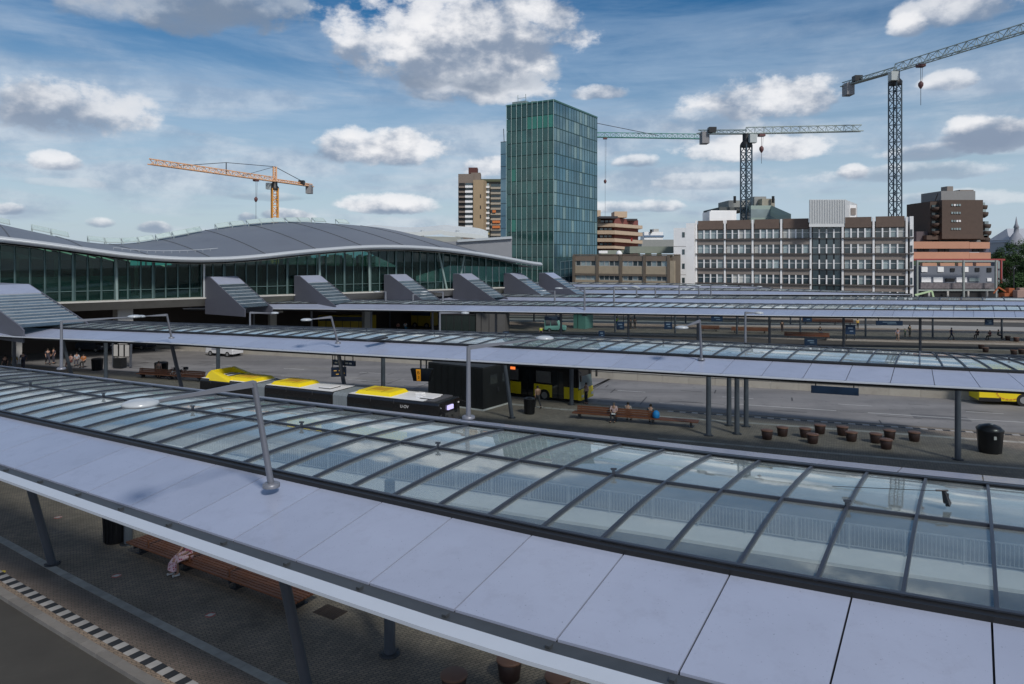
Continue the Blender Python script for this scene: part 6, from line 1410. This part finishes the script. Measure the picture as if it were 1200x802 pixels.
def seat_pt(px, off=-.12, z=PZ):
    u = (px - CX) / FPX; dvec = Vector((math.cos(rz2), math.sin(rz2), 0)); k = (u * m2.y - m2.x) / (dvec.x - u * dvec.y); p = m2 + dvec * k + Vector((-math.sin(rz2), math.cos(rz2), 0)) * off; return Vector((p.x, p.y, z))
P_('man in a pink shirt sitting on the long bench holding a white paper', 0, 0, 'sit', rz2, (.55, .38, .37), (.02, .02, .025), (.10, .08, .07), at=seat_pt(720, -.18))
P_('person behind the bench back, only a dark head and pale shoulders showing', 0, 0, 'sit', rz2 + R(180), (.35, .30, .28), at=seat_pt(735, .30))
tb_ = P_('person in grey with a bright blue bag sitting at the end of the bench back', 0, 0, 'sit', rz2 + R(180), (.07, .09, .10), at=seat_pt(762, .2))
a = seat_pt(769, -.05); q = MB(); q.lathe(a + Vector((0, 0, .45)), [(.18, 0), (.25, .08), (.24, .38), (.12, .52), (.03, .55)], 10); tag(q.build('rucksack', mat('bright_blue', (.01, .22, .55), .6)), 'bright blue bag on the long bench beside the person in grey', 'bag')
a = seat_pt(721, -.62); q = MB(); q.hexa([a + Vector(v) for v in ((-.14, 0, .60), (.14, -.05, .60), (.14, .15, .66), (-.14, .2, .66))], [a + Vector(v) for v in ((-.14, 0, .61), (.14, -.05, .61), (.14, .15, .67), (-.14, .2, .67))]); tag(q.build('paper_sheet', sgw), 'white paper held by the man in the pink shirt on the bench', 'paper')
# the person in the pink skirt on the near bench
u = (228 - CX) / FPX; dvec = Vector((math.cos(rz), math.sin(rz), 0)); k = (u * near_bench_c.y - near_bench_c.x) / (dvec.x - u * dvec.y)
pp = near_bench_c + dvec * k - nn * .30
t = P_('seated person in a pink and red flowered skirt and white shoes on the near bench', 0, 0, 'sit', rz - R(12), (.5, .16, .2), (.42, .24, .17), at=Vector((pp.x, pp.y, PZ)), s=1.06)
for ch in list(t.children):
    if ch.name.startswith('trousers'): bpy.data.objects.remove(ch)
    elif ch.name.startswith('shoes'): ch.data.materials.clear(); ch.data.materials.append(sgw)
fl = bpy.data.materials.new('flower_print'); fl.use_nodes = True; ft = fl.node_tree; fb = ft.nodes['Principled BSDF']; fb.inputs['Roughness'].default_value = .85
vo = ft.nodes.new('ShaderNodeTexVoronoi'); vo.inputs['Scale'].default_value = 13; tcx = ft.nodes.new('ShaderNodeTexCoord'); ft.links.new(tcx.outputs['Object'], vo.inputs[0]); cr_ = ft.nodes.new('ShaderNodeValToRGB'); ft.links.new(vo.outputs['Distance'], cr_.inputs[0])
cr_.color_ramp.elements[0].position = .25; cr_.color_ramp.elements[0].color = (.42, .03, .06, 1); cr_.color_ramp.elements[1].position = .42; cr_.color_ramp.elements[1].color = (.75, .5, .52, 1); cr_.color_ramp.interpolation = 'LINEAR'
ft.links.new(cr_.outputs[0], fb.inputs[0])
q = MB(); ring = []; NN = 16
secs_ = [((0, .12, .60), .23, .17), ((0, -.05, .60), .24, .15), ((0, -.28, .58), .25, .13), ((0, -.45, .52), .25, .13), ((0, -.52, .40), .26, .11), ((0, -.53, .24), .27, .12)]
vs = []
for (cx_, cy_, cz_), rx, rt in secs_:
    i = len(vs) // NN; tilt = [0, 0, 0, .6, 1.2, 1.5][i]
    for j in range(NN):
        a = 2 * math.pi * j / NN; wv_ = 1 + .07 * math.sin(a * 5 + i); lx = math.cos(a) * rx * wv_; lz = math.sin(a) * rt * wv_
        vs.append((cx_ + lx, cy_ + math.sin(tilt) * lz, cz_ + math.cos(tilt) * lz))
q.add(vs, [(i * NN + j, i * NN + (j + 1) % NN, (i + 1) * NN + (j + 1) % NN, (i + 1) * NN + j) for i in range(5) for j in range(NN)] + [list(range(NN))[::-1]], smooth=True); q.build('skirt', fl, t, off=(0, 0, 0))
# far platforms
grey = (.14, .14, .15); far_p = [
 (1115, 398.5, 'walk', 1.2, (.02, .03, .08), (.02, .03, .06), 'person in dark blue walking just left of the broad far column', .16, 1.0),
 (1052, 399.5, 'walk', -.4, (.28, .26, .33), (.30, .22, .18), 'person in pale top and bare legs walking right of the long blue sign', .16, 1.0),
 (1066, 394.5, 'stand', .3, (.03, .05, .04), (.03, .03, .03), 'person in black with a bag standing right of the pale walker', .16, 1.0),
 (1060.5, 394.5, 'stand', .3, (.03, .16, .10), (.03, .06, .05), 'small person in green left of the one in black', .16, .68),
 (1145.5, 397.0, 'sit', -1.2, (.02, .02, .025), (.02, .02, .03), 'seated person in black, leftmost of the group on drum stools at the far right', .16, 1.0),
 (1160, 398.5, 'sit', -1.4, (.16, .05, .06), (.02, .02, .02), 'seated person in dark red among the group on stools at the far right', .16, 1.0),
 (1170, 397.5, 'sit', 1.0, (.04, .07, .06), (.03, .03, .04), 'seated person in dark green, right one of the group on stools', .16, 1.0),
 (916.5, 389.0, 'stand', 0, (.03, .02, .02), (.05, .03, .03), 'person in dark clothes at the left end of the long distant bench', .16, 1.0),
 (961, 393.5, 'sit', .2, (.02, .02, .02), (.25, .25, .27), 'person in black top and pale trousers at the right end of the distant bench', .16, 1.0),
 (1005, 385.5, 'stand', 0, (.55, .38, .04), (.02, .02, .02), 'person in a yellow top right of the far blue board', .16, .95),
 (902, 379, 'walk', -1, (.02, .02, .02), (.02, .02, .02), 'person in black walking above the distant benches', .16, 1.0),
 (722.5, 384, 'stand', 0, (.45, .75, .05), (.02, .03, .04), 'worker in a bright yellow vest standing under the third canopy', .16, 1.05),
 (739, 385.5, 'stand', .5, (.16, .16, .17), (.05, .05, .05), 'person in grey, left one of a pair right of the worker in the yellow vest', .16, 1.0),
 (744, 385.5, 'stand', -.5, (.22, .20, .19), (.06, .06, .06), 'person in pale grey, right one of a pair right of the worker', .16, 1.05),
 (634, 394.5, 'stand', .3, (.50, .70, .03), (.02, .02, .03), 'worker in a yellow green vest low beyond the second canopy, right of the dark box', .16, .85),
 (506, 384.5, 'stand', 0, (.35, .36, .42), (.30, .30, .34), 'person in white left of the thin lamp beyond the second canopy', .16, 1.0),
 (475, 387.5, 'sit', .4, (.45, .55, .62), (.05, .25, .45), 'seated person in white and blue under the third canopy', .16, 1.0),
 (466.5, 388, 'sit', 0, (.30, .14, .12), (.05, .04, .05), 'seated person in dark red left of the one in white and blue', .16, 1.0),
 (326, 380.5, 'stand', 0, (.01, .05, .28), (.01, .02, .05), 'person in bright blue under the left part of the third canopy', .16, 1.15),
 (337, 380, 'stand', .7, (.12, .10, .10), (.05, .05, .07), 'person in grey beside the one in bright blue', .16, 1.0),
 (361, 380, 'stand', -.4, (.18, .14, .12), (.03, .03, .04), 'person in brown right of the pair under the third canopy', .16, 1.0),
 (434, 380, 'walk', .9, (.20, .22, .26), (.03, .04, .08), 'person walking right of the distant yellow bus side', .16, 1.0),
 (308, 384, 'sit', .4, (.5, .28, .18), (.2, .1, .06), 'seated person in an orange top near the foot of the first stair shaft', .16, 1.0),
 (219.5, 383.5, 'stand', 0, (.5, .5, .52), (.08, .08, .10), 'person in white at the dark underpass left of the first stair shaft', .16, .8),
 (17, 436, 'stand', .3, (.25, .17, .04), (.05, .05, .05), 'person in an ochre top in the dark crowd at the left edge', PZ, 1.05),
 (6, 438, 'stand', .0, (.05, .03, .03), (.03, .03, .03), 'person in black in the crowd at the very left edge', PZ, 1.1),
 (27, 433, 'walk', .5, (.06, .06, .09), (.03, .03, .05), 'person in dark blue right of the ochre top at the left edge', PZ, 1.05),
 (56, 427, 'walk', .8, (.03, .03, .04), (.04, .04, .06), 'person in black walking left of the lamp at the far left', PZ, 1.0),
 (63, 426, 'stand', -.5, (.08, .06, .07), (.04, .04, .06), 'person in dark grey right beside the lamp at the far left', PZ, 1.0),
 (83, 430, 'sit', -.4, (.42, .25, .22), (.20, .07, .06), 'seated person in pale pink right of the far left lamp', PZ, 1.0),
 (90, 428, 'sit', .4, (.30, .32, .36), (.05, .05, .07), 'seated person in pale grey, second in the row at the far left', PZ, 1.0),
 (98, 430, 'sit', .1, (.35, .12, .03), (.03, .03, .03), 'seated person in orange, third in the row at the far left', PZ, 1.0),
 (186, 443, 'stand', .8, (.28, .20, .16), (.30, .22, .16), 'person in beige beside the bicycles under the second canopy', PZ, .95),
]
for px, py, pose, face, sh, tr_, lb_, z, s_ in far_p: P_(lb_, px, py, pose, face, sh, tr_, z=z, s=s_)
# bicycles under the second canopy
def bike(label, px, py, rz, c):
    a = G(px, py, PZ); t = thing('bicycle', label, 'bicycle', a, 'bicycles parked under the second canopy', rz)
    for x in (-.52, .52):
        q = MB()
        for k in range(16): a0, a1 = k * math.pi / 8, (k + 1) * math.pi / 8; q.bar((x + math.cos(a0) * .34, 0, .34 + math.sin(a0) * .34), (x + math.cos(a1) * .34, 0, .34 + math.sin(a1) * .34), .035, .035)
        for k in range(6): a0 = k * math.pi / 3; q.bar((x, 0, .34), (x + math.cos(a0) * .33, 0, .34 + math.sin(a0) * .33), .01, .01)
        q.build('wheel', tyre, t, off=(0, 0, 0))
    q = MB(); pts_ = [(-.52, .34), (-.1, .30), (-.2, .85), (-.52, .34)]
    for (x0, z0), (x1, z1) in zip(pts_[:-1], pts_[1:]): q.tube((x0, 0, z0), (x1, 0, z1), .022, n=6)
    for (x0, z0), (x1, z1) in (((-.1, .30), (.38, .82)), ((-.18, .75), (.36, .85)), ((.52, .34), (.34, 1.0))): q.tube((x0, 0, z0), (x1, 0, z1), .022, n=6)
    q.build('frame', c, t, off=(0, 0, 0)); q = MB(); q.box((-.22, 0, .93), (.26, .14, .06)); q.build('saddle', dark_m, t, off=(0, 0, 0))
    q = MB(); q.tube((.3, -.28, 1.03), (.3, .28, 1.03), .018, n=6); q.box((.62, 0, .85), (.3, .35, .25)); q.build('handlebar', steel_m, t, off=(0, 0, 0))
bike('dark red bicycle right of the black bin under the second canopy, leftmost of three', 197, 443, .5, mat('bike_red', (.25, .03, .03), .5))
bike('white bicycle between the two darker ones under the second canopy', 204, 445, -.3, sgw)
bike('black bicycle leaning at the slanted column, rightmost of three', 211, 443, 1.0, steel_m)
# construction digger and barriers at the right
def gdz(px, py, D): return GD(px, py, D)
t = thing('excavator', 'small orange excavator arm and cab at the building site below the trees', 'excavator', gdz(1184, 345, 160))
a = gdz(1180, 343, 160); q = MB(); q.box(a + Vector((0, 0, -.6)), (2.4, 2.0, 1.0)); q.box(a + Vector((.6, 0, .4)), (1.2, 1.4, 1.2)); q.build('cab', mat('digger_orange', (.33, .09, .03), .6), t); q = MB(); q.bar(a, a + Vector((-1.9, 0, 1.2)), .28, .32); q.bar(a + Vector((-1.9, 0, 1.2)), a + Vector((-3.0, 0, -.2)), .2, .25); q.build('boom', mat('digger_orange', (.33, .09, .03), .6), t); q = MB(); q.box(a + Vector((0, -1, -1.2)), (3.6, .5, .8)); q.build('track', tyre, t)
a = gdz(1196, 346, 158); q = MB(); q.box(a, (2.5, 1.5, 2.2)); q.box(a + Vector((.2, 0, 1.3)), (1.6, 1.2, .6)); tag(q.build('rubble_container', mat('skip_pink', (.30, .20, .17), .8), bevel=.1), 'pale reddish container at the building site on the right edge', 'container')
a, b, c = gdz(1086, 346, 150), gdz(1092, 341, 150), gdz(1095, 348, 150); q = MB(); q.bar(a - Vector((2.4, 0, 0)), b, .25, .35); q.bar(b, c - Vector((0, 0, .8)), .22, .3); tag(q.build('lift_boom', mat('boom_green', (.38, .50, .30), .5)), 'pale green folded lift boom in front of the grey pavilion', 'lift boom')
a = gdz(1188, 345, 165); q = MB(); q.tube(Vector((a.x, a.y, 0)), gdz(1188, 312, 165), .12, n=6); q.bar(gdz(1188, 312, 165), gdz(1195, 311.5, 165), .15, .1); tag(q.build('street_light', steel_m), 'thin grey street light in front of the dark trees at the right', 'street light')
